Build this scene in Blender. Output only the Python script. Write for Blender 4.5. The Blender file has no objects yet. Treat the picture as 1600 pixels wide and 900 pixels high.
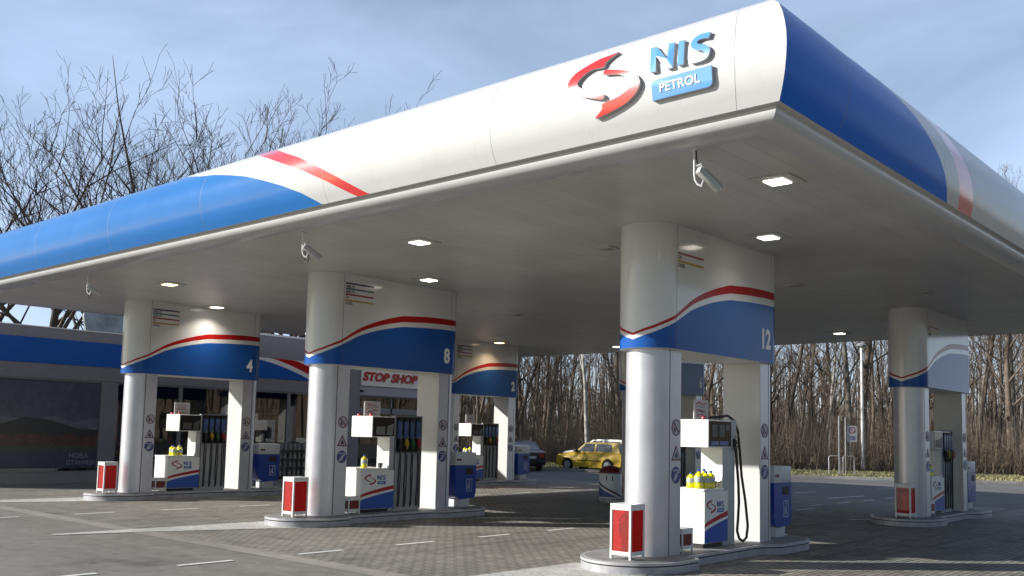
import bpy, bmesh, math, random
from mathutils import Vector, Matrix
from mathutils.geometry import tessellate_polygon
R_ = random.Random(7)
rad = math.radians
sc = bpy.context.scene
COL = sc.collection

# ------------------------------------------------------------------ camera
CAMR = Vector((0.7497, 0.6611, 0.0231)); CAMF = Vector((-0.6596, 0.7460, 0.0906))
CAMF.normalize(); CAMR = (CAMR - CAMF * CAMR.dot(CAMF)).normalized(); CAMU = CAMR.cross(CAMF)
cd = bpy.data.cameras.new("camera"); cam = bpy.data.objects.new("camera", cd); COL.objects.link(cam)
cam.matrix_world = Matrix(((CAMR.x, CAMU.x, -CAMF.x, 0), (CAMR.y, CAMU.y, -CAMF.y, 0), (CAMR.z, CAMU.z, -CAMF.z, 1.8), (0, 0, 0, 1)))
cd.sensor_width = 36; cd.sensor_fit = 'HORIZONTAL'; cd.lens = 1487.0 / 1600 * 36
cd.shift_y = (540.2 - 450) / 1600; cd.clip_end = 2000; cd.clip_start = 0.1
sc.camera = cam
# ------------------------------------------------------------------ light
EL = 23.7; TOSUN = Vector((-0.67, -0.742, 0)).normalized() * math.cos(rad(EL)); TOSUN.z = math.sin(rad(EL))
w = bpy.data.worlds.new("World"); sc.world = w; w.use_nodes = True
nt = w.node_tree; N = nt.nodes; L = nt.links; N.clear()
out = N.new('ShaderNodeOutputWorld'); bg = N.new('ShaderNodeBackground'); sky = N.new('ShaderNodeTexSky')
sky.sky_type = 'NISHITA'; sky.sun_disc = False; sky.sun_elevation = rad(EL)
sky.sun_rotation = math.atan2(TOSUN.x, TOSUN.y); sky.air_density = 1.0; sky.dust_density = 0.4; sky.ozone_density = 1.2
tc = N.new('ShaderNodeTexCoord'); mp = N.new('ShaderNodeMapping'); mp.inputs['Scale'].default_value = (1.6, 1.6, 4.2); mp.inputs['Location'].default_value = (0.9, 0.3, 0.2)
nz = N.new('ShaderNodeTexNoise'); nz.inputs['Scale'].default_value = 1.7; nz.inputs['Detail'].default_value = 5; nz.inputs['Roughness'].default_value = .5; nz.inputs['Distortion'].default_value = .5
rp = N.new('ShaderNodeValToRGB'); rp.color_ramp.elements[0].position = .34; rp.color_ramp.elements[1].position = .78
rp.color_ramp.elements[0].color = (.30, .30, .30, 1); rp.color_ramp.elements[1].color = (.78, .78, .78, 1)
mx = N.new('ShaderNodeMixRGB'); mx.inputs['Color2'].default_value = (7.6, 9.5, 13.2, 1)
L.new(tc.outputs['Generated'], mp.inputs['Vector']); L.new(mp.outputs['Vector'], nz.inputs['Vector']); L.new(nz.outputs['Fac'], rp.inputs['Fac'])
# cloud veil kept to the north-western half, added to brighten the sky in view
dp = N.new('ShaderNodeVectorMath'); dp.operation = 'DOT_PRODUCT'; dp.inputs[1].default_value = (-.55, .80, .25); L.new(tc.outputs['Generated'], dp.inputs[0])
vm = N.new('ShaderNodeMapRange'); vm.interpolation_type = 'SMOOTHSTEP'; vm.inputs['From Min'].default_value = .15; vm.inputs['From Max'].default_value = .75; L.new(dp.outputs['Value'], vm.inputs['Value'])
mm_ = N.new('ShaderNodeMath'); mm_.operation = 'MULTIPLY'; L.new(rp.outputs['Color'], mm_.inputs[0]); L.new(vm.outputs['Result'], mm_.inputs[1]); L.new(mm_.outputs[0], mx.inputs['Fac']); L.new(sky.outputs['Color'], mx.inputs['Color1']); L.new(mx.outputs['Color'], bg.inputs['Color'])
bg.inputs['Strength'].default_value = 0.073
L.new(bg.outputs['Background'], out.inputs['Surface'])
sd = bpy.data.lights.new("sun", 'SUN'); sd.energy = 5.0; sd.angle = rad(0.5); sd.color = (1, .962, .895)
so = bpy.data.objects.new("sun", sd); COL.objects.link(so); so.rotation_euler = TOSUN.to_track_quat('Z', 'Y').to_euler()
vs = sc.view_settings; vs.view_transform = 'Standard'; vs.look = 'None'; vs.exposure = 0.52; vs.gamma = 1
try: vs.use_curve_mapping = False
except Exception: pass
sc.render.engine = 'CYCLES'
sc.cycles.use_denoising = True; sc.cycles.max_bounces = 7; sc.cycles.transparent_max_bounces = 10; sc.cycles.sample_clamp_indirect = 6

# ------------------------------------------------------------------ materials
MATS = {}
def mat(name, col, rough=.5, metal=0., var=.0, vscale=3., bump=0., bscale=60., coat=0., crough=.08, emit=None, estr=0., rvar=0., spec=.5, objco=True, dirt=0., dscale=1.2):
    if name in MATS: return MATS[name]
    m = bpy.data.materials.new(name); m.use_nodes = True; MATS[name] = m
    t = m.node_tree; b = t.nodes['Principled BSDF']
    b.inputs['Base Color'].default_value = (*col, 1); b.inputs['Roughness'].default_value = rough; b.inputs['Metallic'].default_value = metal
    b.inputs['Coat Weight'].default_value = coat; b.inputs['Coat Roughness'].default_value = crough; b.inputs['Specular IOR Level'].default_value = spec
    if emit: b.inputs['Emission Color'].default_value = (*emit, 1); b.inputs['Emission Strength'].default_value = estr
    if var or bump or rvar or dirt:
        g = t.nodes.new('ShaderNodeNewGeometry')
        src = g.outputs['Position']
        n = t.nodes.new('ShaderNodeTexNoise'); n.inputs['Scale'].default_value = vscale; n.inputs['Detail'].default_value = 6; n.inputs['Roughness'].default_value = .6
        t.links.new(src, n.inputs['Vector'])
        if var:
            mr = t.nodes.new('ShaderNodeMapRange'); mr.inputs['From Min'].default_value = .3; mr.inputs['From Max'].default_value = .7
            mr.inputs['To Min'].default_value = 1 - var; mr.inputs['To Max'].default_value = 1 + var
            t.links.new(n.outputs['Fac'], mr.inputs['Value'])
            h = t.nodes.new('ShaderNodeMixRGB'); h.blend_type = 'MULTIPLY'; h.inputs['Fac'].default_value = 1
            h.inputs['Color1'].default_value = (*col, 1); t.links.new(mr.outputs['Result'], h.inputs['Color2'])
            colout = h.outputs['Color']
            if dirt:
                n3 = t.nodes.new('ShaderNodeTexNoise'); n3.inputs['Scale'].default_value = dscale; n3.inputs['Detail'].default_value = 8; n3.inputs['Roughness'].default_value = .75
                mp3 = t.nodes.new('ShaderNodeMapping'); mp3.inputs['Scale'].default_value = (2.5, 2.5, .5); t.links.new(src, mp3.inputs['Vector']); t.links.new(mp3.outputs['Vector'], n3.inputs['Vector'])
                m3 = t.nodes.new('ShaderNodeMapRange'); m3.inputs['From Min'].default_value = .52; m3.inputs['From Max'].default_value = .8; m3.inputs['To Max'].default_value = dirt
                t.links.new(n3.outputs['Fac'], m3.inputs['Value'])
                h3 = t.nodes.new('ShaderNodeMixRGB'); h3.inputs['Color2'].default_value = (.16, .13, .10, 1); t.links.new(m3.outputs['Result'], h3.inputs['Fac']); t.links.new(colout, h3.inputs['Color1']); colout = h3.outputs['Color']
            t.links.new(colout, b.inputs['Base Color'])
        if rvar:
            mr2 = t.nodes.new('ShaderNodeMapRange'); mr2.inputs['To Min'].default_value = max(0, rough - rvar); mr2.inputs['To Max'].default_value = rough + rvar
            t.links.new(n.outputs['Fac'], mr2.inputs['Value']); t.links.new(mr2.outputs['Result'], b.inputs['Roughness'])
        if bump:
            n2 = t.nodes.new('ShaderNodeTexNoise'); n2.inputs['Scale'].default_value = bscale; n2.inputs['Detail'].default_value = 4
            t.links.new(src, n2.inputs['Vector'])
            bp = t.nodes.new('ShaderNodeBump'); bp.inputs['Strength'].default_value = bump; bp.inputs['Distance'].default_value = .01
            t.links.new(n2.outputs['Fac'], bp.inputs['Height']); t.links.new(bp.outputs['Normal'], b.inputs['Normal'])
    return m
def glass(name, tint=(.75, .8, .82), alpha=.75):
    if name in MATS: return MATS[name]
    m = bpy.data.materials.new(name); m.use_nodes = True; MATS[name] = m; t = m.node_tree; t.nodes.clear()
    o = t.nodes.new('ShaderNodeOutputMaterial'); mix = t.nodes.new('ShaderNodeMixShader'); tr = t.nodes.new('ShaderNodeBsdfTransparent'); gl = t.nodes.new('ShaderNodeBsdfGlossy')
    fr = t.nodes.new('ShaderNodeFresnel'); fr.inputs['IOR'].default_value = 2.0
    tr.inputs['Color'].default_value = (tint[0] * alpha, tint[1] * alpha, tint[2] * alpha, 1); gl.inputs['Roughness'].default_value = .015
    t.links.new(fr.outputs['Fac'], mix.inputs['Fac']); t.links.new(tr.outputs['BSDF'], mix.inputs[1]); t.links.new(gl.outputs['BSDF'], mix.inputs[2]); t.links.new(mix.outputs['Shader'], o.inputs['Surface'])
    return m

GW = mat('gloss_white', (.80, .80, .78), .22, var=.035, vscale=2, coat=.6, rvar=.05)
FW = mat('fascia_white', (.55, .555, .555), .26, var=.03, vscale=.8, rvar=.05, dirt=.14, dscale=2.2)
FB = mat('fascia_blue', (.018, .15, .44), .2, var=.05, vscale=1.0, rvar=.03, dirt=.05, spec=.4)
FBS = mat('fascia_blue_shaded', (.010, .14, .62), .24, var=.06, vscale=1.0, rvar=.04, dirt=.03, spec=.08)  # same paint as the front blue, recoloured for the shaded right side
FR = mat('fascia_red', (.62, .018, .015), .22, var=.05, vscale=1, coat=1, crough=.2, spec=.8)
BB = mat('banner_blue', (.018, .095, .37), .14, var=.05, spec=.16)
BR = mat('banner_red', (.38, .012, .012), .16, var=.05, spec=.2)
BW = mat('banner_white', (.66, .66, .65), .13, var=.04, vscale=1.3, coat=.2)
DARK = mat('dark_gap', (.02, .02, .02), .6)
BLACK = mat('black_rubber', (.012, .012, .013), .45, var=.2)
COLM = mat('column_metal', (.60, .605, .65), .34, metal=.5, var=.06, vscale=2.5, rvar=.08, dirt=.22, dscale=3.5)
COLW = mat('column_white', (.56, .56, .55), .4, var=.03, dirt=.12)
KERB = mat('kerb_metal', (.40, .40, .43), .5, metal=.3, var=.18, vscale=5, bump=.15, dirt=.5, dscale=3)
KTOP = mat('kerb_top', (.24, .235, .23), .7, var=.2, vscale=8, bump=.3)
KLIP = mat('kerb_lip', (.50, .50, .52), .45, metal=.3, var=.12, vscale=6, dirt=.3, dscale=3)
PW = mat('pump_white', (.78, .78, .76), .35, var=.03, vscale=6, dirt=.10, dscale=3)
PG = mat('pump_gray', (.42, .43, .45), .5, var=.06, dirt=.15)
PGD = mat('pump_dark_gray', (.16, .165, .175), .5, var=.08)
SCR = mat('screen_glass', (.010, .011, .013), .12, var=.2, spec=.25)
PAP = mat('paper', (.62, .60, .60), .7, var=.14, vscale=14)
RED = mat('red_paint', (.55, .015, .012), .3, var=.08, coat=.4)
DRED = mat('dark_red_panel', (.17, .02, .018), .3, var=.15)
REDG = mat('red_panel', (.70, .010, .008), .22, var=.08)
_t = REDG.node_tree; _o = [n for n in _t.nodes if n.type == 'OUTPUT_MATERIAL'][0]; _src = _o.inputs['Surface'].links[0].from_socket
_d = _t.nodes.new('ShaderNodeBsdfTranslucent'); _d.inputs['Color'].default_value = (.95, .02, .015, 1); _m = _t.nodes.new('ShaderNodeMixShader'); _m.inputs['Fac'].default_value = .5
_t.links.new(_src, _m.inputs[1]); _t.links.new(_d.outputs['BSDF'], _m.inputs[2]); _t.links.new(_m.outputs['Shader'], _o.inputs['Surface'])
BINB = mat('bin_blue', (.012, .055, .33), .3, var=.07, coat=.3, dirt=.08)
BINW = mat('bin_white', (.60, .61, .62), .4, var=.06, dirt=.15)
YEL = mat('yellow_fluid', (.80, .74, .02), .18, var=.12, vscale=25, coat=.5)
CAPB = mat('bottle_cap', (.03, .08, .35), .4)
LABW = mat('bottle_label', (.45, .50, .52), .5, var=.3, vscale=40)
STKD = mat('sticker_dark', (.06, .035, .06), .45)
STKR = mat('sticker_red', (.16, .035, .05), .45)
STKW = mat('sticker_white', (.40, .40, .45), .45)
STKB = mat('sticker_blue', (.05, .07, .22), .45)
NUMW = mat('number_white', (.86, .86, .88), .35)
SHG = mat('shop_gray', (.19, .19, .225), .4, metal=.2, var=.05, dirt=.12)
SHGD = mat('shop_dark_gray', (.22, .22, .235), .45, metal=.2, var=.06)
SHW = mat('shop_white', (.72, .72, .73), .4, var=.03)
SHL = mat('shop_lilac', (.34, .34, .42), .4, var=.03)
LETR = mat('letter_red', (.38, .008, .016), .35)
LETB = mat('letter_blue', (.10, .31, .66), .28, var=.06, coat=.3, crough=.2)
LETS = mat('letter_side', (.50, .50, .51), .45)
ALU = mat('aluminium', (.70, .70, .72), .35, metal=.6, var=.05)
WMET = mat('white_metal', (.72, .72, .71), .35, var=.04)
GMET = mat('galvanised', (.38, .38, .39), .45, metal=.5, var=.1)

# soffit planks
def soffit_mat():
    m = bpy.data.materials.new('soffit_planks'); m.use_nodes = True; t = m.node_tree; b = t.nodes['Principled BSDF']
    g = t.nodes.new('ShaderNodeNewGeometry'); sx = t.nodes.new('ShaderNodeSeparateXYZ'); t.links.new(g.outputs['Position'], sx.inputs[0])
    mm = t.nodes.new('ShaderNodeMath'); mm.operation = 'FRACT'; dv = t.nodes.new('ShaderNodeMath'); dv.operation = 'DIVIDE'; dv.inputs[1].default_value = .3
    t.links.new(sx.outputs['X'], dv.inputs[0]); t.links.new(dv.outputs[0], mm.inputs[0])
    lt = t.nodes.new('ShaderNodeMath'); lt.operation = 'LESS_THAN'; lt.inputs[1].default_value = .035; t.links.new(mm.outputs[0], lt.inputs[0])
    fl = t.nodes.new('ShaderNodeMath'); fl.operation = 'FLOOR'; t.links.new(dv.outputs[0], fl.inputs[0])
    wn = t.nodes.new('ShaderNodeTexWhiteNoise'); wn.noise_dimensions = '1D'; t.links.new(fl.outputs[0], wn.inputs['W'])
    nz = t.nodes.new('ShaderNodeTexNoise'); nz.inputs['Scale'].default_value = .8; nz.inputs['Detail'].default_value = 7; t.links.new(g.outputs['Position'], nz.inputs['Vector'])
    ad = t.nodes.new('ShaderNodeMath'); ad.operation = 'MULTIPLY_ADD'; ad.inputs[1].default_value = .07; ad.inputs[2].default_value = .68; t.links.new(wn.outputs['Value'], ad.inputs[0])
    a2 = t.nodes.new('ShaderNodeMath'); a2.operation = 'MULTIPLY_ADD'; a2.inputs[1].default_value = .5; t.links.new(nz.outputs['Fac'], a2.inputs[0]); t.links.new(ad.outputs[0], a2.inputs[2])
    c = t.nodes.new('ShaderNodeMixRGB'); c.blend_type = 'MULTIPLY'; c.inputs['Fac'].default_value = 1; c.inputs['Color1'].default_value = (.60, .582, .555, 1); t.links.new(a2.outputs[0], c.inputs['Color2'])
    c2 = t.nodes.new('ShaderNodeMixRGB'); c2.inputs['Color2'].default_value = (.42, .405, .385, 1); t.links.new(lt.outputs[0], c2.inputs['Fac']); t.links.new(c.outputs['Color'], c2.inputs['Color1'])
    t.links.new(c2.outputs['Color'], b.inputs['Base Color']); b.inputs['Roughness'].default_value = .38
    MATS['soffit_planks'] = m; return m
SOF = soffit_mat()

def ground_mat(name, kind):
    m = bpy.data.materials.new(name); m.use_nodes = True; t = m.node_tree; b = t.nodes['Principled BSDF']; nn = t.nodes.new; ln = t.links.new
    g = nn('ShaderNodeNewGeometry'); pos = g.outputs['Position']
    def noise(s, d=6, r=.6, vec=pos):
        n = nn('ShaderNodeTexNoise'); n.inputs['Scale'].default_value = s; n.inputs['Detail'].default_value = d; n.inputs['Roughness'].default_value = r; ln(vec, n.inputs['Vector']); return n.outputs['Fac']
    def rmp(f, a, bb, lo, hi):
        n = nn('ShaderNodeMapRange'); n.inputs['From Min'].default_value = a; n.inputs['From Max'].default_value = bb; n.inputs['To Min'].default_value = lo; n.inputs['To Max'].default_value = hi; ln(f, n.inputs['Value']); return n.outputs['Result']
    def mul(c, f):
        n = nn('ShaderNodeMixRGB'); n.blend_type = 'MULTIPLY'; n.inputs['Fac'].default_value = 1
        if isinstance(c, tuple): n.inputs['Color1'].default_value = (*c, 1)
        else: ln(c, n.inputs['Color1'])
        ln(f, n.inputs['Color2']); return n.outputs['Color']
    bp = nn('ShaderNodeBump'); bp.inputs['Distance'].default_value = .012
    if kind == 'paver':
        br = nn('ShaderNodeTexBrick'); br.inputs['Scale'].default_value = 1; br.inputs['Brick Width'].default_value = .20; br.inputs['Row Height'].default_value = .10
        br.inputs['Mortar Size'].default_value = .010; br.inputs['Mortar Smooth'].default_value = .3; br.inputs['Color1'].default_value = (.315, .292, .250, 1); br.inputs['Color2'].default_value = (.225, .210, .182, 1); br.inputs['Mortar'].default_value = (.045, .042, .038, 1); br.inputs['Bias'].default_value = -.1
        mpn = nn('ShaderNodeMapping'); mpn.inputs['Rotation'].default_value = (0, 0, rad(90)); ln(pos, mpn.inputs['Vector']); ln(mpn.outputs['Vector'], br.inputs['Vector'])
        c = mul(br.outputs['Color'], rmp(noise(.35, 8, .65), .3, .7, .72, 1.18)); c = mul(c, rmp(noise(3.0, 6), .3, .72, .8, 1.14)); c = mul(c, rmp(noise(45, 3), .3, .7, .82, 1.15))
        st = rmp(noise(.9, 4, .6), .58, .72, 1, .5); c = mul(c, st)
        tm = nn('ShaderNodeMapping'); tm.inputs['Scale'].default_value = (2.6, .09, 1); tm.inputs['Rotation'].default_value = (0, 0, rad(4)); ln(pos, tm.inputs['Vector'])
        c = mul(c, rmp(noise(1, 4, .6, tm.outputs['Vector']), .52, .70, 1, .62))
        ln(c, b.inputs['Base Color']); b.inputs['Roughness'].default_value = .8
        iv = nn('ShaderNodeMath'); iv.operation = 'MULTIPLY_ADD'; iv.inputs[1].default_value = -1.2; ln(br.outputs['Fac'], iv.inputs[0]); ln(noise(30, 4), iv.inputs[2])
        bp.inputs['Strength'].default_value = .55; ln(iv.outputs[0], bp.inputs['Height'])
    else:
        base = dict(asphalt=(.195, .182, .16), road=(.13, .125, .118), strip=(.27, .25, .22), grass=(.20, .185, .075), litter=(.11, .085, .055), white=(.55, .54, .51), kerb=(.34, .33, .31))[kind]
        c = mul(base, rmp(noise(.4, 8, .65), .3, .7, .75, 1.2)); c = mul(c, rmp(noise(4, 6), .3, .7, .82, 1.15)); c = mul(c, rmp(noise(90, 3), .3, .7, .7 if kind in('white', 'grass', 'litter') else .8, 1.25))
        if kind == 'asphalt':
            mw = nn('ShaderNodeMapping'); mw.inputs['Scale'].default_value = (.08, 1.4, 1); ln(pos, mw.inputs['Vector'])
            c = mul(c, rmp(noise(1, 4, .6, mw.outputs['Vector']), .35, .7, 1.1, .82)); c = mul(c, rmp(noise(.7, 4, .6), .58, .72, 1, .6)); c = mul(c, rmp(noise(3.2, 3, .5), .66, .72, 1, .6))
        if kind == 'white':
            wx = nn('ShaderNodeMixRGB'); wx.inputs['Color2'].default_value = (.21, .195, .175, 1); ln(rmp(noise(16, 5, .7), .5, .66, 0, .85), wx.inputs['Fac']); ln(c, wx.inputs['Color1']); c = wx.outputs['Color']
        ln(c, b.inputs['Base Color']); b.inputs['Roughness'].default_value = .85
        bp.inputs['Strength'].default_value = .4; ln(noise(70, 4), bp.inputs['Height'])
    ln(bp.outputs['Normal'], b.inputs['Normal']); MATS[name] = m; return m
PAV = ground_mat('block_paving', 'paver'); ASP = ground_mat('worn_asphalt', 'asphalt'); RD = ground_mat('road_asphalt', 'road'); STRIP = ground_mat('concrete_strip', 'strip')
GRS = ground_mat('winter_grass', 'grass'); LIT = ground_mat('leaf_litter', 'litter'); WPT = ground_mat('worn_white_paint', 'white'); CKB = ground_mat('concrete_kerb', 'kerb')

# ------------------------------------------------------------------ mesh builder
class MB:
    def __init__(s): s.v = []; s.f = []; s.m = []; s.n = None
    def quadgrid(s, pts, nu, nv, mi=0, closed=False):
        b = len(s.v); s.v += pts
        for i in range(nu - 1 if not closed else nu):
            for j in range(nv - 1):
                a = b + i * nv + j; c = b + ((i + 1) % nu) * nv + j; s.f.append((a, c, c + 1, a + 1)); s.m.append(mi)
        return s
    def box(s, x0, x1, y0, y1, z0, z1, mi=0, bev=0.):
        if bev:
            bm = bmesh.new(); bmesh.ops.create_cube(bm, size=1)
            for v in bm.verts: v.co = Vector(((x0 + x1) / 2 + v.co.x * (x1 - x0), (y0 + y1) / 2 + v.co.y * (y1 - y0), (z0 + z1) / 2 + v.co.z * (z1 - z0)))
            bmesh.ops.bevel(bm, geom=bm.edges[:], offset=bev, segments=2, affect='EDGES', profile=.6); s.bm(bm, mi); return s
        b = len(s.v); s.v += [(x, y, z) for x in (x0, x1) for y in (y0, y1) for z in (z0, z1)]
        for f in ((0, 1, 3, 2), (4, 6, 7, 5), (0, 4, 5, 1), (2, 3, 7, 6), (0, 2, 6, 4), (1, 5, 7, 3)): s.f.append(tuple(b + i for i in f)); s.m.append(mi)
        return s
    def bm(s, bm, mi=0):
        b = len(s.v); bm.verts.ensure_lookup_table(); bm.verts.index_update(); s.v += [tuple(v.co) for v in bm.verts]
        for f in bm.faces: s.f.append(tuple(b + v.index for v in f.verts)); s.m.append(mi)
        bm.free()
    def face(s, pts, mi=0):
        b = len(s.v); s.v += [tuple(p) for p in pts]; s.f.append(tuple(range(b, b + len(pts)))); s.m.append(mi); return s
    def prism(s, poly, fn, d0, d1, mi=0, ms=None, cap0=True):
        """polygon in (u, v) mapped through fn(u, v, depth); caps at d0 and d1, walls between"""
        ms = mi if ms is None else ms; n = len(poly); b = len(s.v)
        tris = tessellate_polygon([[Vector((p[0], p[1], 0)) for p in poly]])
        s.v += [tuple(fn(u, v, d0)) for u, v in poly] + [tuple(fn(u, v, d1)) for u, v in poly]
        for t in tris:
            if cap0: s.f.append((b + t[2], b + t[1], b + t[0])); s.m.append(mi)
            s.f.append((b + n + t[0], b + n + t[1], b + n + t[2])); s.m.append(mi)
        for i in range(n):
            j = (i + 1) % n; s.f.append((b + i, b + j, b + n + j, b + n + i)); s.m.append(ms)
        return s
    def tube(s, pts, r, sides=8, mi=0, cap=True, rr=None):
        pts = [Vector(p) for p in pts]; b = len(s.v); n = len(pts); u = None
        for i, p in enumerate(pts):
            d = (pts[min(i + 1, n - 1)] - pts[max(i - 1, 0)]).normalized()
            if u is None: u = d.orthogonal().normalized()
            else: u = (u - d * u.dot(d)).normalized()
            w_ = d.cross(u); q = rr[i] if rr else r
            for k in range(sides):
                a = 2 * math.pi * k / sides; s.v.append(tuple(p + (u * math.cos(a) + w_ * math.sin(a)) * q))
        for i in range(n - 1):
            for k in range(sides):
                k2 = (k + 1) % sides; s.f.append((b + i * sides + k, b + i * sides + k2, b + (i + 1) * sides + k2, b + (i + 1) * sides + k)); s.m.append(mi)
        if cap and sides > 2:
            s.f.append(tuple(b + k for k in reversed(range(sides)))); s.m.append(mi); s.f.append(tuple(b + (n - 1) * sides + k for k in range(sides))); s.m.append(mi)
        return s
    def lathe(s, prof, c=(0, 0, 0), axis='z', sides=16, mi=0):
        b = len(s.v)
        for (r, h) in prof:
            for k in range(sides):
                a = 2 * math.pi * k / sides; x, y = r * math.cos(a), r * math.sin(a)
                s.v.append((c[0] + x, c[1] + y, c[2] + h) if axis == 'z' else ((c[0] + h, c[1] + x, c[2] + y) if axis == 'x' else (c[0] + x, c[1] + h, c[2] + y)))
        for i in range(len(prof) - 1):
            for k in range(sides):
                k2 = (k + 1) % sides; s.f.append((b + i * sides + k, b + i * sides + k2, b + (i + 1) * sides + k2, b + (i + 1) * sides + k)); s.m.append(mi)
        s.f.append(tuple(b + k for k in reversed(range(sides)))); s.m.append(mi); e = b + (len(prof) - 1) * sides
        s.f.append(tuple(e + k for k in range(sides))); s.m.append(mi); return s
    def mesh(s, name, mats, smooth=False):
        me = bpy.data.meshes.new(name); me.from_pydata(s.v, [], s.f)
        for m in (mats if isinstance(mats, (list, tuple)) else [mats]): me.materials.append(m)
        me.polygons.foreach_set('material_index', s.m); me.update()
        if s.n is None and not smooth:
            pass
        if smooth:
            me.polygons.foreach_set('use_smooth', [True] * len(me.polygons))
            if smooth != 'all':
                bm = bmesh.new(); bm.from_mesh(me); bmesh.ops.recalc_face_normals(bm, faces=bm.faces[:])
                for e in bm.edges: e.smooth = len(e.link_faces) == 2 and e.calc_face_angle(0) < rad(smooth if smooth is not True else 35)
                bm.to_mesh(me); bm.free()
        if s.n is not None:
            me.polygons.foreach_set('use_smooth', [True] * len(me.polygons)); me.normals_split_custom_set_from_vertices(s.n)
        return me
    def build(s, name, mats, parent=None, smooth=False, loc=None):
        return put(name, s.mesh(name, mats, smooth), parent, loc)
def put(name, me, parent=None, loc=None):
    o = bpy.data.objects.new(name, me); COL.objects.link(o)
    if parent: o.parent = parent
    if loc is not None: o.location = loc
    return o
def tag(o, label, cat, group=None, kind=None):
    if label: o['label'] = label
    if cat: o['category'] = cat
    if group: o['group'] = group
    if kind: o['kind'] = kind
    return o
def thing(name, loc, label, cat, group=None, rz=0):
    o = bpy.data.objects.new(name, None); COL.objects.link(o); o.location = loc; o.rotation_euler = (0, 0, rz); o.empty_display_size = .2
    return tag(o, label, cat, group)
def struct(o): o['kind'] = 'structure'; return o
def copy_tree(o, parent=None):
    c = o.copy(); COL.objects.link(c)
    if parent: c.parent = parent
    for ch in list(o.children): copy_tree(ch, c)
    return c
def resample(poly, n):   # closed Catmull-Rom smoothing of an outline
    outp = []; m = len(poly)
    for i in range(m):
        p0, p1, p2, p3 = [Vector(poly[(i + k) % m]) for k in (-1, 0, 1, 2)]
        for k in range(n):
            t = k / n; outp.append(tuple(.5 * ((2 * p1) + (p2 - p0) * t + (2 * p0 - 5 * p1 + 4 * p2 - p3) * t * t + (3 * p1 - p0 - 3 * p2 + p3) * t ** 3)))
    return outp
def rrect(u0, u1, v0, v1, r, n=4, corners=(1, 1, 1, 1)):
    p = []
    for k, (cx, cy, a0) in enumerate(((u1 - r, v1 - r, 0), (u0 + r, v1 - r, 90), (u0 + r, v0 + r, 180), (u1 - r, v0 + r, 270))):
        if not corners[k]: p.append((cx + (r if k in (0, 3) else -r), cy + (r if k < 2 else -r))); continue
        for i in range(n + 1):
            a = rad(a0 + 90 * i / n); p.append((cx + r * math.cos(a), cy + r * math.sin(a)))
    return p
def circle(cx, cy, r, n=24): return [(cx + r * math.cos(2 * math.pi * i / n), cy + r * math.sin(2 * math.pi * i / n)) for i in range(n)]
def stroke(pts, wd, n=6, cap=True):   # outline of a smooth stroke along an open polyline
    P = [Vector(p) for p in pts]; S = []
    for i in range(len(P) - 1):
        p0, p1, p2, p3 = P[max(i - 1, 0)], P[i], P[i + 1], P[min(i + 2, len(P) - 1)]
        for k in range(n):
            t = k / n; S.append(.5 * ((2 * p1) + (p2 - p0) * t + (2 * p0 - 5 * p1 + 4 * p2 - p3) * t * t + (3 * p1 - p0 - 3 * p2 + p3) * t ** 3))
    S.append(P[-1]); l, r = [], []
    for i, p in enumerate(S):
        d = (S[min(i + 1, len(S) - 1)] - S[max(i - 1, 0)]).normalized(); q = Vector((-d.y, d.x)) * wd / 2; l.append(tuple(p + q)); r.append(tuple(p - q))
    return l + r[::-1]
def text_polys(body, height, bold=0., sx=1., shear=0., spacing=1.):
    cu = bpy.data.curves.new('t', 'FONT'); cu.body = body; cu.size = 1; cu.offset = bold; cu.shear = shear; cu.space_character = spacing
    cu.extrude = 0.0; cu.resolution_u = 3; cu.fill_mode = 'FRONT'
    o = bpy.data.objects.new('t', cu); COL.objects.link(o); dg = bpy.context.evaluated_depsgraph_get(); dg.update()
    me = bpy.data.meshes.new_from_object(o.evaluated_get(dg)); V = [v.co.copy() for v in me.vertices]; F = [tuple(p.vertices) for p in me.polygons]
    bpy.data.objects.remove(o); bpy.data.curves.remove(cu); bpy.data.meshes.remove(me)
    x0 = min(v.x for v in V); x1 = max(v.x for v in V); y0 = min(v.y for v in V); y1 = max(v.y for v in V); k = height / (y1 - y0)
    return [((v.x - x0) * k * sx, (v.y - y0) * k) for v in V], F, (x1 - x0) * k * sx
def text(name, body, fn, u, v, height, m, parent, depth=.004, align='l', width=None, **kw):
    P, F, wd = text_polys(body, height, **kw)
    if width: P = [(a * width / wd, b) for a, b in P]; wd = width
    du = u - (wd / 2 if align == 'c' else wd if align == 'r' else 0)
    mb = MB(); n = len(P); mb.v = [tuple(fn(a + du, b + v, depth)) for a, b in P] + [tuple(fn(a + du, b + v, 0)) for a, b in P]
    edge = {}
    for f in F:
        mb.f.append(f); mb.m.append(0)
        for i in range(len(f)):
            a, b = f[i], f[(i + 1) % len(f)]; edge[(a, b)] = edge.get((a, b), 0) + 1
    for (a, b) in edge:
        if (b, a) not in edge: mb.f.append((a, a + n, b + n, b)); mb.m.append(len(m) - 1 if isinstance(m, (list, tuple)) else 0)
    return mb.build(name, m, parent)

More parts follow.
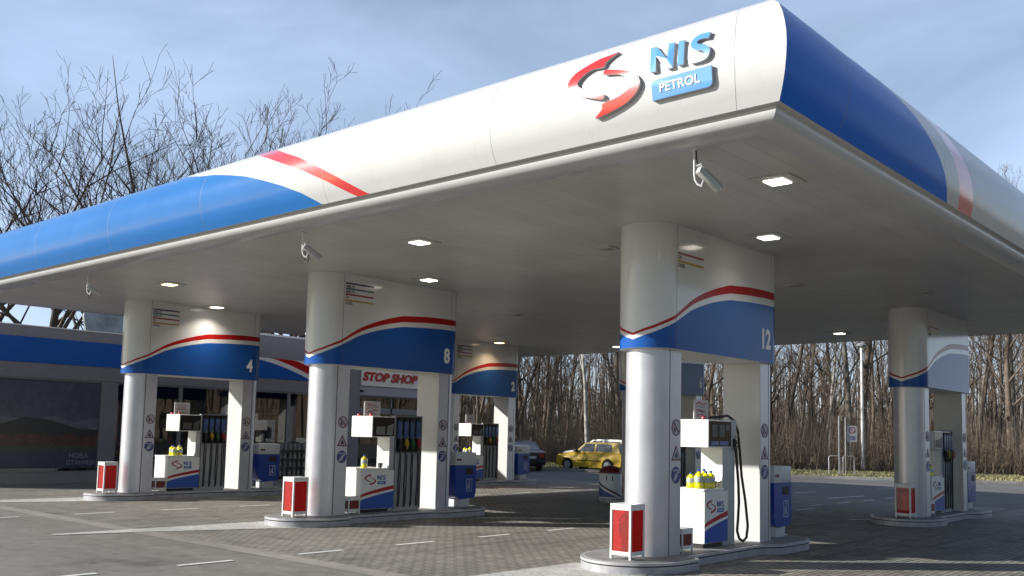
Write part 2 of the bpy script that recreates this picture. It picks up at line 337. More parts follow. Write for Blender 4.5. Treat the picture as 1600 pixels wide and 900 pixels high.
# ------------------------------------------------------------------ ground
gm = MB(); gm.face([(-900, -300, -.02), (300, -300, -.02), (300, 900, -.02), (-900, 900, -.02)]); struct(gm.build('ground', LIT))
def sheet(name, poly, z, m): s_ = MB(); s_.face([(x, y, z) for x, y in poly]); return struct(s_.build(name, m))
sheet('asphalt_lane', [(-60, -30), (25, -30), (25, 8.3), (-60, 8.3)], 0, ASP)
sheet('forecourt_paving', [(-28.5, 8.2), (3, 8.2), (3, 29.3), (-28.5, 29.3)], .004, PAV)
sheet('concrete_edging', [(-28.5, 7.85), (3, 7.85), (3, 8.2), (-28.5, 8.2)], .004, STRIP)
RA = Vector((-29.572, 35.523)); RB = Vector((-15.83, 44.694)); rd = (RB - RA).normalized(); rn = Vector((-rd.y, rd.x))
def rp_(a, b): q = RA + rd * a + rn * b; return (q.x, q.y)
sheet('road', [rp_(-60, 0), rp_(110, 0), (80, 29.2), (-28, 29.2), (-60, 29.2), (-110, 8.3), (-110, -10)], 0, RD)
kb = MB(); a, b = rp_(-60, 0), rp_(110, 0)
pts = [rp_(-60, 0), rp_(110, 0), rp_(110, .3), rp_(-60, .3)]
kb.prism(pts, lambda u, v, d: (u, v, d), -.02, .12); struct(kb.build('roadside_kerb', CKB))
sheet('grass_verge', [rp_(-60, .3), rp_(110, .3), rp_(110, 9.5), rp_(-60, 9.5)], .09, GRS)
# painted marks: dashes down the fuelling lanes, worn white noses before the islands
mk = MB()
def dash(x0, y0, x1, y1, wd=.09, z=.009):
    d = Vector((x1 - x0, y1 - y0)).normalized(); q = Vector((-d.y, d.x)) * wd / 2
    mk.face([(x0 - q.x, y0 - q.y, z), (x0 + q.x, y0 + q.y, z), (x1 + q.x, y1 + q.y, z), (x1 - q.x, y1 - q.y, z)][::-1])
for lx, ph in ((-11.2, 0), (-18.75, .2)):
    y = 2.8 + ph
    while y < 36:
        if not 7.6 < y < 7.9 or True: dash(lx - .15 + .012 * (y - 6), y, lx - .15 + .012 * (y + .8 - 6), y + .8)
        y += 1.84
for (x0, y0, x1, y1) in ((-12.2, 28.6, -12.0, 31), (-14.1, 30.4, -13.9, 31.6), (-10.7, 23.1, -10.6, 24), (-13.7, 36.6, -13.2, 37.4), (-8.66, 21.5, -8.3, 22.1)): dash(x0, y0, x1, y1, .12)
struct(mk.build('lane_markings', mat('fresh_white_paint', (.74, .73, .70), .7, var=.12, vscale=9)))
# ------------------------------------------------------------------ pump islands (kerb, portal, pump ...)
IX = {12: -7.448, 8: -14.82, 4: -22.187, 10: -7.448, 6: -14.82, 2: -22.187}
IY = {12: 11.381, 8: 11.381, 4: 11.381, 10: 21.9, 6: 21.9, 2: 21.9}
ZT, ZB, ZK = 4.772, 3.007, .16
nm = MB()
for i in (12, 8, 4):
    x, y = IX[i], IY[i] - .05
    nm.face([(x - .80, y - .55, .009), (x - .88, y - 3.3, .009), (x - .9, y - 4.6, .009), (x - .74, y - 4.6, .009), (x - .36, y - 3.2, .009), (x + .55, y - .8, .009)])
struct(nm.build('island_nose_markings', WPT))
def kerb_path():
    p = []
    for i in range(21): a = math.pi + math.pi * i / 20; p.append((.74 * math.cos(a), -.2 + .92 * math.sin(a)))
    p += [(.74, .12), (.66, .20), (.50, .22), (.48, 2.36), (.70, 2.76), (.70, 3.55)]
    for i in range(1, 10): a = math.pi * i / 10; p.append((.70 * math.cos(a), 3.55 + .72 * math.sin(a)))
    p += [(-.70, 3.55), (-.70, 2.76), (-.48, 2.36), (-.50, .22), (-.66, .20), (-.74, .12)]
    return p
KP = kerb_path()
def inset(poly, d):
    c = []
    n = len(poly)
    for i in range(n):
        p0, p1, p2 = Vector(poly[i - 1]), Vector(poly[i]), Vector(poly[(i + 1) % n]); a = (p1 - p0).normalized(); b = (p2 - p1).normalized()
        q = (Vector((-a.y, a.x)) + Vector((-b.y, b.x))); q = q.normalized() if q.length > 1e-6 else Vector((-a.y, a.x)); c.append(tuple(p1 + q * d))
    return c
kmesh = MB()
F3 = lambda u, v, d: (u, v, d)
kmesh.prism(KP, F3, -.01, .10, 1, 0); kmesh.prism(inset(KP, .012), F3, .10, .118, 3, 3); kmesh.prism(inset(KP, -.008), F3, .118, .152, 2, 2); kmesh.prism(inset(KP, .05), F3, .152, ZK, 1, 1)
KME = kmesh.mesh('kerb_island', [KERB, KTOP, KLIP, DARK], 30)

RB_, RC = .4287, .329
WAVE = [(0, 3.20), (.3, 3.30), (.675, 3.465), (1.08, 3.70), (1.31, 3.795), (1.56, 3.88), (1.81, 3.95), (2.2, 4.04), (2.81, 4.085), (3.35, 4.105), (3.83, 4.10), (4.4, 4.09)]
WTH = [(0, .035), (.675, .05), (1.3, .085), (2.2, .125), (3, .13), (4.4, .115)]
GAP = [(0, .06), (.675, .05), (1.3, .08), (2.2, .10), (4.4, .11)]
def lerp(T, x):
    if x <= T[0][0]: return T[0][1]
    for (a, b), (c, d) in zip(T, T[1:]):
        if x <= c: t = (x - a) / (c - a); return b + (d - b) * t
    return T[-1][1]
def banner_mesh():
    P = []; n = 22; Lr = 2.925; cr = .26; ye = 3.215
    right = []
    for i in range(n + 1): a = -math.pi / 2 + math.pi / 2 * i / n; right.append((RB_ * math.cos(a), RB_ * math.sin(a), math.cos(a), math.sin(a), RB_ * math.pi / 2 * i / n))
    s0 = right[-1][4]
    for y in [.008, .016] + [i * .12 for i in range(1, 24)] + [Lr - .01, Lr - .002]: right.append((RB_, y, 1, 0, s0 + y))
    for i in range(9): a = math.pi / 2 * i / 8; right.append((RB_ - cr + cr * math.cos(a), ye - cr + cr * math.sin(a), math.cos(a), math.sin(a), s0 + Lr + cr * a))
    right.append((0, ye, 0, 1, s0 + Lr + .8))
    full = right + [(-x, y, -nx, ny, s) for x, y, nx, ny, s in reversed(right[1:-1])]
    mb = MB(); mb.n = []
    def rows(s):
        zr = lerp(WAVE, s); th = lerp(WTH, s); gp = lerp(GAP, s); a = zr + th / 2; b = zr - th / 2; c = b - gp
        return [(ZB, c, 1), (c, b, 0), (b, a, 2), (a, ZT, 0)]
    m = len(full)
    for i in range(m):
        p, q = full[i], full[(i + 1) % m]
        seam = (abs(p[1] - .008) < 1e-6 and abs(q[1] - .016) < 1e-6) or (abs(q[1] - .008) < 1e-6 and abs(p[1] - .016) < 1e-6) or (Lr - .011 < p[1] < Lr and Lr - .011 < q[1] < Lr)
        for (r0, r1) in zip(rows(p[4]), rows(q[4])):
            b = len(mb.v)
            for (u, z) in ((p, r0[0]), (q, r1[0]), (q, r1[1]), (p, r0[1])): mb.v.append((u[0], u[1], z)); mb.n.append((u[2], u[3], 0))
            mb.f.append((b, b + 1, b + 2, b + 3)); mb.m.append(3 if seam else r0[2])
    # underside and top closure
    b = len(mb.v); mb.v += [(u[0], u[1], ZB) for u in full]; mb.n += [(0, 0, -1)] * m; mb.f.append(tuple(b + i for i in reversed(range(m)))); mb.m.append(4)
    return mb.mesh('banner', [BW, BB, BR, DARK, PW])
BME = banner_mesh()
def front_col_mesh():
    pts = []
    for i in range(25): a = math.pi + math.pi * i / 24; pts.append((RC * math.cos(a), RC * math.sin(a)))
    pts += [(RC, .306), (-RC, .306)]
    mb = MB(); mb.prism(pts, F3, ZK + .001, ZB - .001, 0, 0)
    for s_ in (-1, 1): mb.box(s_ * RC - .0015, s_ * RC + .0015, .002, .018, ZK + .004, ZB - .004, 1)
    return mb.mesh('front_column', [COLM, DARK], 28)
FCM = front_col_mesh()
def rear_col_mesh():
    r = .2; pts = [(-RC, 2.71), (RC, 2.71), (RC, 3.0)]
    for i in range(9): a = math.pi / 2 * i / 8; pts.append((RC - r + r * math.cos(a), 3.21 - r + r * math.sin(a)))
    for i in range(9): a = math.pi / 2 + math.pi / 2 * i / 8; pts.append((-RC + r + r * math.cos(a), 3.21 - r + r * math.sin(a)))
    mb = MB(); mb.prism(pts, F3, ZK + .001, ZB - .001, 0, 0)
    mb.box(-RC + .004, RC - .004, 2.702, 2.712, ZK + .004, ZB - .004, 1)
    for s_ in (-1, 1): mb.box(s_ * RC - .0015, s_ * RC + .0015, 2.988, 3.002, ZK + .004, ZB - .004, 2)
    return mb.mesh('rear_column', [COLM, COLW, DARK], 28)
RCM = rear_col_mesh()
def PX(x):  # maps (u, v, d) to a +X facing plane at X = x
    return lambda u, v, d: (x + d, u, v)
def PY(y):  # maps (u, v, d) to a -Y facing plane at Y = y
    return lambda u, v, d: (u, y - d, v)
def ring(mb, cx, cy, r0, r1, fn, d0, d1, mi, n=28):
    o = circle(cx, cy, r1, n); i_ = circle(cx, cy, r0, n); b = len(mb.v)
    mb.v += [tuple(fn(*p, d1)) for p in o] + [tuple(fn(*p, d1)) for p in i_] + [tuple(fn(*p, d0)) for p in o] + [tuple(fn(*p, d0)) for p in i_]
    for k in range(n):
        k2 = (k + 1) % n
        for f in ((k, k2, n + k2, n + k), (2 * n + k, 2 * n + k2, k2, k), (n + k, n + k2, 3 * n + k2, 3 * n + k)): mb.f.append(tuple(b + j for j in f)); mb.m.append(mi)
def sticker_meshes(yc):
    fn = PX(RC + .001); outm = []
    mb = MB(); ring(mb, yc, 1.92, .098, .115, fn, 0, .004, 1); mb.prism(circle(yc, 1.92, .099), fn, 0, .002, 0); mb.prism([(yc - .075, 1.985), (yc - .06, 2.0), (yc + .08, 1.855), (yc + .065, 1.84)][::-1], fn, .002, .005, 1)
    mb.prism([(yc - .06, 1.865), (yc - .02, 1.855), (yc - .01, 1.89), (yc - .045, 1.935), (yc - .055, 1.90)], fn, .002, .004, 2); outm.append(mb.mesh('safety_sticker', [STKW, STKR, STKD]))
    mb = MB(); tri = [(yc - .125, 1.46), (yc + .125, 1.46), (yc, 1.68)]; ti = [(yc - .088, 1.48), (yc + .088, 1.48), (yc, 1.635)]
    mb.prism(tri, fn, 0, .002, 1); mb.prism(ti, fn, .002, .004, 0); mb.prism([(yc - .03, 1.495), (yc + .03, 1.495), (yc + .035, 1.53), (yc + .005, 1.585), (yc - .035, 1.53)], fn, .004, .006, 2); outm.append(mb.mesh('safety_sticker', [STKW, STKR, STKD]))
    mb = MB(); mb.prism(circle(yc, 1.26, .118), fn, 0, .003, 1); mb.prism(stroke([(yc - .07, 1.17), (yc - .02, 1.25), (yc + .03, 1.29), (yc + .09, 1.30)], .022), fn, .003, .005, 0); mb.prism(stroke([(yc - .02, 1.19), (yc + .01, 1.24), (yc + .04, 1.27)], .04), fn, .003, .005, 0)
    mb.prism([(yc - .08, 1.315), (yc + .08, 1.315), (yc + .07, 1.335), (yc - .07, 1.335)], fn, .003, .005, 0); outm.append(mb.mesh('safety_sticker', [STKW, STKB]))
    return outm
STF, STB = sticker_meshes(.18), sticker_meshes(2.86)

# ---- NIS emblem outlines (metres on the fascia, u to the right, v up)
S1 = [(-5.659, 5.832), (-5.75, 5.822), (-5.851, 5.815), (-5.948, 5.795), (-6.069, 5.754), (-6.18, 5.706), (-6.247, 5.638), (-6.261, 5.57), (-6.232, 5.511), (-6.148, 5.446), (-6.009, 5.384), (-5.847, 5.329), (-5.788, 5.319), (-5.767, 5.344), (-5.792, 5.38), (-5.857, 5.406), (-5.964, 5.439), (-6.065, 5.487), (-6.125, 5.545), (-6.12, 5.598), (-6.06, 5.652), (-5.955, 5.695), (-5.853, 5.682), (-5.803, 5.689), (-5.792, 5.735), (-5.734, 5.783)]
S2 = [(-5.79, 5.609), (-5.768, 5.638), (-5.626, 5.6), (-5.489, 5.554), (-5.387, 5.502), (-5.333, 5.439), (-5.32, 5.377), (-5.351, 5.313), (-5.431, 5.249), (-5.538, 5.203), (-5.673, 5.172), (-5.794, 5.15), (-5.9, 5.141), (-5.847, 5.183), (-5.8, 5.22), (-5.79, 5.271), (-5.66, 5.285), (-5.515, 5.325), (-5.425, 5.385), (-5.430, 5.44), (-5.495, 5.49), (-5.61, 5.548), (-5.775, 5.583)]
LN = [(-5.231, 5.75), (-5.16, 5.745), (-5.005, 5.56), (-5.012, 5.742), (-4.945, 5.735), (-4.928, 5.45), (-4.995, 5.450), (-5.142, 5.632), (-5.125, 5.456), (-5.193, 5.460)]
LI = [(-4.897, 5.733), (-4.83, 5.729), (-4.805, 5.455), (-4.872, 5.458)]
LS = stroke([(-4.545, 5.703), (-4.64, 5.712), (-4.700, 5.685), (-4.703, 5.634), (-4.655, 5.598), (-4.585, 5.572), (-4.548, 5.527), (-4.565, 5.480), (-4.630, 5.468), (-4.722, 5.472)], .064)
PLATE = rrect(-5.18, -4.495, 5.172, 5.372, .055, corners=(0, 1, 0, 1))
def logo(fn, k, u0, v0, parent, mats, depth, plate_text=True, side=True, tdepth=None):
    """emblem, letters and name plate; fn maps (u, v, d); the sign's lower left (-6.26, 5.14) goes to (u0, v0), scale k"""
    f2 = lambda u, v, d: fn(u0 + (u + 6.26) * k, v0 + (v - 5.14) * k, d)
    e = MB()
    for s_ in (S1, S2): e.prism(resample(s_, 2), f2, 0, depth, 0, 1)
    e.build('emblem', [mats[0], mats[3]], parent)
    for p_ in (LN, LI, LS): l = MB(); l.prism(p_, f2, 0, depth, 0, 1); l.build('letter', [mats[1], mats[3]], parent)
    pl = MB(); pl.prism(PLATE, f2, 0, depth, 0, 1); pl = pl.build('name_plate', [mats[1], mats[3]], parent)
    if plate_text:
        f3 = lambda u, v, d: fn(u0 + (u + 6.26) * k, v0 + (v - 5.14) * k, depth + .0005 + d)
        text('lettering', 'PETROL', f3, -5.083, 5.232, .092, mats[2], pl, depth=depth * .12, width=.46, bold=.012)

def bottle_mesh():
    mb = MB()
    mb.lathe([(.05, 0), (.075, .004), (.078, .02), (.078, .07), (.068, .085), (.078, .10), (.078, .2), (.06, .235), (.03, .26), (.024, .275)], sides=14, mi=0)
    mb.lathe([(.029, .275), (.029, .305), (.02, .31)], sides=10, mi=1); mb.lathe([(.0785, .105), (.0795, .11), (.0795, .185), (.0785, .19)], sides=14, mi=2)
    return mb.mesh('washer_fluid_bottle', [YEL, CAPB, LABW], 40)
BOT = bottle_mesh()
def extinguisher_mesh():
    mb = MB(); mb.lathe([(.05, 0), (.075, .01), (.075, .36), (.06, .40), (.03, .425), (.022, .45)], sides=16, mi=0)
    mb.box(-.02, .02, -.07, .05, .45, .475, 1); mb.tube([(0, .05, .46), (.05, .09, .4), (.07, .085, .25), (.07, .06, .12)], .011, 6, 1)
    return mb.mesh('fire_extinguisher', [mat('extinguisher_red', (.72, .09, .04), .35, var=.08), BLACK], 40)
EXT = extinguisher_mesh()
GLR = glass('red_tint_glass', (1, .62, .58), .96)
_t = GLR.node_tree; _o = [n for n in _t.nodes if n.type == 'OUTPUT_MATERIAL'][0]; _src = _o.inputs['Surface'].links[0].from_socket
_d = _t.nodes.new('ShaderNodeBsdfDiffuse'); _d.inputs['Color'].default_value = (.75, .06, .05, 1); _m = _t.nodes.new('ShaderNodeMixShader'); _m.inputs['Fac'].default_value = .22
_t.links.new(_src, _m.inputs[1]); _t.links.new(_d.outputs['BSDF'], _m.inputs[2]); _t.links.new(_m.outputs['Shader'], _o.inputs['Surface'])
def cabinet(root, x0, x1, y0, y1, z0, z1, small=False):
    f = MB(); t = .028 if not small else .02
    for x in (x0, x1 - t):
        for y in (y0, y1 - t): f.box(x, x + t, y, y + t, z0 - .05, z1)
    f.box(x0, x1, y0, y1, z1 - .004, z1 + .03); f.box(x0 + .002, x1 - .002, y0 + .002, y1 - .002, z0, z0 + .05)
    for x in (x0 + .003, x1 - t + .003): f.box(x, x + t - .006, y0 + t, y1 - t, z1 - .05, z1 - .005)
    for y in (y0 + .003, y1 - t + .003): f.box(x0 + t, x1 - t, y, y + t - .006, z1 - .05, z1 - .005)
    f.build('frame', WMET, root)
    p = MB(); p.box(x0 + .015, x0 + .02, y0 + t, y1 - t, z0 + .05, z1 - .05); p.box(x0 + t, x1 - t, y1 - .02, y1 - .015, z0 + .05, z1 - .05); p.build('back_panel', DRED if small else REDG, root)
    for nme, fc in (('door_panel', [(x1 - .012, y0 + t, z0 + .05), (x1 - .012, y1 - t, z0 + .05), (x1 - .012, y1 - t, z1 - .05), (x1 - .012, y0 + t, z1 - .05)]), ('glass_pane', [(x0 + t, y0 + .012, z0 + .05), (x1 - t, y0 + .012, z0 + .05), (x1 - t, y0 + .012, z1 - .05), (x0 + t, y0 + .012, z1 - .05)])):
        q = MB(); q.face(fc); q.build(nme, (DRED if small else REDG) if nme == 'door_panel' else (DRED if small else GLR), root)

def nozzle_mesh():
    mb = MB(); mb.tube([(0, 0, .16), (0, .005, .04), (.02, .01, -.03)], .017, 8, 0); mb.tube([(0, 0, .16), (.03, .0, .20), (.05, 0, .21)], .012, 8, 1); mb.tube([(.02, .012, .13), (.06, .012, .07), (.03, .012, 0)], .008, 6, 0); mb.box(-.03, .03, -.03, .03, .03, .15, 0, .01)
    return mb
def pump(n, x, y, multi, words):
    root = thing('fuel_pump', (x, y, ZK), words, 'fuel pump', 'fuel pumps under the canopy'); zz = -ZK
    def B(nm_, m, *bx, bev=.006):
        mb = MB()
        for q in bx: mb.box(q[0], q[1], q[2], q[3], q[4] + zz, q[5] + zz, 0, bev)
        return mb.build(nm_, m, root, 40)
    xl = -.42 if multi else -.30; c0, c1 = (.76, 1.62) if multi else (1.16, 1.86); h0, h1 = (1.02, 1.63) if multi else (1.30, 2.0); pf = 1.50 if multi else 1.752
    B('plinth', BLACK, (xl + .02, .18, c0 + .03, pf - .01, ZK + .001, .225), bev=0)
    B('base_cabinet', PW, (xl, .2, c0, pf - .002, .225, 1.0))
    fp = MB(); wy = c1 - c0 - .005; ys = [c0 + .005 + wy * i / 16 for i in range(17)]
    for i in range(16):
        for lo, hi, mi in ((lambda s: .235, lambda s: .40 + .17 * s ** .75, 1), (lambda s: .40 + .17 * s ** .75, lambda s: .455 + .155 * s ** .75, 0), (lambda s: .455 + .155 * s ** .75, lambda s: .505 + .18 * s ** .72, 2), (lambda s: .505 + .18 * s ** .72, lambda s: .985, 0)):
            s0, s1 = i / 16, (i + 1) / 16; fp.face([(.219, ys[i], lo(s0) + zz), (.219, ys[i + 1], lo(s1) + zz), (.219, ys[i + 1], hi(s1) + zz), (.219, ys[i], hi(s0) + zz)], mi)
    fp.box(.2005, .218, c0 + .005, c1, .235 + zz, .985 + zz, 0)
    fpo = fp.build('front_panel', [PW, mat('pump_blue', (.03, .10, .42), .3, var=.04), mat('pump_red', (.42, .012, .02), .3)], root)
    logo(lambda u, v, d: (.2195 + d, u, v + zz), .29 if not multi else .31, c0 + (.065 if not multi else .10), .665 if not multi else .70, fpo, (mat('pump_emblem', (.36, .03, .04), .35), mat('pump_logo_blue', (.03, .12, .38), .35), NUMW, mat('pump_logo_edge', (.12, .12, .16), .4)), .004)
    B('counter_top', PW, (xl - .01, .222, c0 - .01, pf - .002, 1.001, 1.03))
    B('pillar', PG, (-.19, .19, pf + .01, 2.13 if not multi else 1.628, ZK + .001, 2.05)); B('pillar_panel', PW, (-.185, .185, pf, pf + .009, 1.031, 1.66), bev=0)
    hd = B('display_head', PW, (xl - .02, .2, h0, h1, 1.64, 2.06), bev=.012)
    sb = MB(); sb.box(.2005, .206, h0 + .02, h1 - .02, 1.66 + zz, 2.04 + zz); sb = sb.build('screen', SCR, hd)
    if multi:
        s2 = MB(); s2.prism([(h0 + .10, 1.70), (h0 + .33, 1.69), (h0 + .34, 1.86), (h0 + .11, 1.85)], PX(.2065), 0, .002); s2.prism([(h0 + .37, 1.69), (h0 + .53, 1.68), (h0 + .57, 1.93), (h0 + .40, 1.86)], PX(.2065), 0, .002)
        s2.v = [(a, b, c + zz) for a, b, c in s2.v]; s2.build('notice_sheet', mat('notice_gray' if n == 8 else 'notice_dark', (.20, .21, .20) if n == 8 else (.07, .07, .07), .5, var=.3, vscale=30), hd)
    else:
        s2 = MB(); s2.box(.2065, .209, 1.36, 1.6, 1.675 + zz, 1.74 + zz); s2.box(.2065, .209, 1.64, 1.9, 1.675 + zz, 1.74 + zz)
        s2.build('button_strip', mat('lcd_blue', (.10, .13, .34), .4, var=.3, vscale=40), hd)
        s3 = MB(); s3.box(.2065, .208, 1.40, 1.56, 1.80 + zz, 1.99 + zz); s3.box(.2065, .208, 1.62, 1.78, 1.80 + zz, 1.99 + zz); s3.box(.2065, .208, 1.82, 1.93, 1.90 + zz, 1.99 + zz); s3.build('price_display', mat('lcd', (.05, .055, .055), .4, var=.5, vscale=60), hd)
    # leaflet board on top, red lamp
    lb = MB(); lb.box(-.05, -.035, h0 - .02, h0 + .40, 2.065 + zz, 2.36 + zz); lb = lb.build('leaflet_board', PAP, root)
    sq = MB(); rr = random.Random(n)
    for q in range(5):
        v0 = 2.12 + .042 * q + zz; sq.prism(stroke([(h0 + .03 + rr.random() * .05, v0), (h0 + .13, v0 + rr.uniform(-.02, .04)), (h0 + .23, v0 + rr.uniform(-.02, .03)), (h0 + .34 - rr.random() * .06, v0 + rr.uniform(-.01, .03))], .012 + .008 * rr.random()), PX(-.0345), 0, .002, q % 2)
    sq.build('printed_graphic', [mat('print_red', (.45, .10, .10), .6), mat('print_gray', (.22, .20, .22), .6)], lb)
    rl = MB(); rl.lathe([(.03, 0), (.03, .035), (.018, .05)], (.08, h0 + .06, 2.06 + zz), sides=12); rl.build('red_lamp', RED, root, 40)
    if n in (8, 4): rl = MB(); rl.lathe([(.03, 0), (.03, .035), (.018, .05)], (-.3, h0 + .06, 2.06 + zz), sides=12); rl.build('red_lamp', RED, root, 40)
    if multi:
        B('hose_panel', PG, (.09, .17, 1.632, 2.38, ZK + .001, 2.085)); B('hose_panel_frame', PGD, (.171, .2, 1.634, 1.66, .2, 2.09), (.171, .2, 2.35, 2.38, .2, 2.09), (.171, .2, 1.661, 2.349, 2.06, 2.09), (.171, .2, 1.661, 2.349, 1.32, 1.345), bev=0)
        B('nozzle_bay', SCR, (.1715, .193, 1.664, 2.346, 1.35, 2.055), bev=0)
        for q in range(4):
            yq = 1.75 + q * .17
            bt = MB(); bt.box(.194, .225, yq - .055, yq + .055, 1.62 + zz, 1.98 + zz, 0, .012); bt.lathe([(.04, 0), (.04, .03)], (.196, yq, 1.99 + zz), 'x', 14, 1); bt.build('nozzle_boot', [mat('boot_blue', (.05, .09, .22), .35, var=.2), BLACK], root, 40)
            nz_ = nozzle_mesh(); nz_.v = [(.235 + a * 1.1, yq + b, 1.45 + c + zz) for a, b, c in nz_.v]
            nz_.build('nozzle', [(mat('nozzle_black', (.02, .02, .02), .4), mat('nozzle_yellow', (.45, .28, .02), .4), mat('nozzle_green', (.02, .12, .04), .4), mat('nozzle_red', (.35, .02, .03), .4))[q], GMET], root, 40)
            hs = MB(); wv = random.Random(n * 7 + q); a_ = [wv.uniform(-.018, .018) for _ in range(4)]
            hs.tube([(.235, yq, 1.44 + zz), (.225, yq + a_[0], 1.3 + zz), (.215, yq + a_[1], 1.0 + zz), (.21, yq + a_[2], .7 + zz), (.215, yq + a_[3], .4 + zz), (.205, yq, .24 + zz)], .014, 8); hs.tube([(.21, yq + .045, 1.3 + zz), (.208, yq + .05 + a_[1], .8 + zz), (.208, yq + .03, .3 + zz), (.21, yq, .24 + zz)], .011, 8)
            hs.build('hose', BLACK, root, 60)
    else:
        hs = MB(); hs.tube([(.0, 1.7, 2.10 + zz), (.02, 2.0, 2.12 + zz), (.05, 2.15, 2.14 + zz), (.09, 2.28, 2.07 + zz), (.12, 2.36, 1.9 + zz), (.14, 2.385, 1.6 + zz), (.16, 2.41, 1.2 + zz), (.2, 2.46, .8 + zz), (.22, 2.50, .42 + zz), (.22, 2.46, .24 + zz), (.21, 2.36, .19 + zz), (.21, 2.24, .24 + zz), (.2, 2.19, .36 + zz), (.2, 2.22, .52 + zz), (.2, 2.25, .8 + zz), (.2, 2.23, 1.1 + zz), (.2, 2.18, 1.4 + zz), (.2, 2.15, 1.62 + zz)], .021, 10); hs.build('hose', BLACK, root, 60)
        nz_ = nozzle_mesh(); nz_.v = [(.21 + a * 1.2, 2.07 + b, 1.62 + c + zz) for a, b, c in nz_.v]; nz_.build('nozzle', [BLACK, GMET], root, 40)
        B('pillar_cap', PG, (-.19, .205, 2.002, 2.15, 1.63, 2.07))
    return root
def portal(n, x, y, words):
    root = thing('pump_portal', (x, y, 0), words, 'pump portal', 'pump portals holding up the canopy')
    fc = put('front_column', FCM, root); rc = put('rear_column', RCM, root); bn = put('banner', BME, root)
    for m_ in STF: put('safety_sticker', m_, fc)
    for m_ in STB: put('safety_sticker', m_, rc)
    fn = PX(RB_ + .001)
    if n != 10: text('number', str(n), fn, 2.87 if n == 12 else 2.9, 3.22, .33, NUMW, bn, depth=.004, align='r', sx=.8, bold=.036)
    rows = [((.02, .05, .09), 'BMB 95', 4.585), ((.03, .14, .13), 'BMB 95', 4.48), ((.28, .02, .02), 'D2', 4.37), ((.42, .28, .03), 'DIZEL', 4.255)]
    if n in (12, 10): rows = rows[2:]
    for q, (c, t_, z) in enumerate(rows):
        mb = MB(); mb.prism([(.04, z - .016), (.74, z - .016), (.74, z + .016), (.04, z + .016)], fn, 0, .003); mb.build('grade_line', mat('grade_%02x%02x' % (int(c[0] * 99), int(c[1] * 99)), c, .35), bn)
        text('grade_lettering', t_, fn, .05, z - .082, .052, STKD, bn, depth=.003, bold=.006, sx=.95)
    return root
BINM = {}
def bin_parts(root):
    def P(nm_, m, *fs):
        mb = MB(); [f(mb) for f in fs]; return mb.build(nm_, m, root, 40)
    P('base', BINW, lambda m: m.box(-.1, .2, 3.52, 3.86, .001, .235, 0, .01))
    def body(m): m.prism([(3.40, .23), (3.52, .17), (3.96, .20), (4.0, .30), (4.0, .90), (3.36, .90), (3.36, .28)], lambda u, v, d: (d, u, v), -.2, .25)
    bo = P('body', BINB, body)
    mb = MB(); mb.box(.251, .254, 3.66, 3.9, .70, .84); mb.build('opening', DARK, bo)
    mb = MB(); u0 = 3.70; ring_ = [(u0, .34), (u0 + .17, .34), (u0 + .17, .60), (u0, .60)]
    for a, b_ in (((u0, .34), (u0, .60)), ((u0 + .17, .34), (u0 + .17, .60)), ((u0, .60), (u0 + .17, .60)), ((u0, .34), (u0 + .17, .34))): mb.prism(stroke([a, b_], .014, 1), PX(.251), 0, .003)
    mb.prism(circle(u0 + .095, .56, .02, 12), PX(.251), 0, .003); mb.prism(stroke([(u0 + .09, .53), (u0 + .08, .46), (u0 + .10, .38)], .035, 3), PX(.251), 0, .003); mb.prism(stroke([(u0 + .085, .52), (u0 + .05, .47), (u0 + .055, .43)], .018, 3), PX(.251), 0, .003); mb.prism(stroke([(u0 + .03, .37), (u0 + .035, .42), (u0 + .065, .42)], .014, 2), PX(.251), 0, .003)
    mb.build('pictogram', mat('pictogram_pale', (.42, .46, .60), .4), bo)
    li = P('lid', BINW, lambda m: m.box(-.2, .252, 3.36, 4.0, .902, 1.18, 0, .018))
    mb = MB(); mb.prism([(3.38, 1.0), (3.53, 1.0), (3.53, 1.045), (3.38, 1.045)], PX(.253), 0, .003); mb.build('label_strip', mat('label_dark_red', (.10, .015, .03), .4), li)
ordn = {12: ('nearest the camera', 'numbered twelve'), 8: ('in the middle of the front row', 'numbered eight'), 4: ('in the front row by the shop window', 'numbered four'), 2: ('at the back beside the forest', 'numbered two'), 6: ('at the back half hidden by the nearest portal', 'numbered six'), 10: ('at the back cut by the right edge', 'cut at right')}
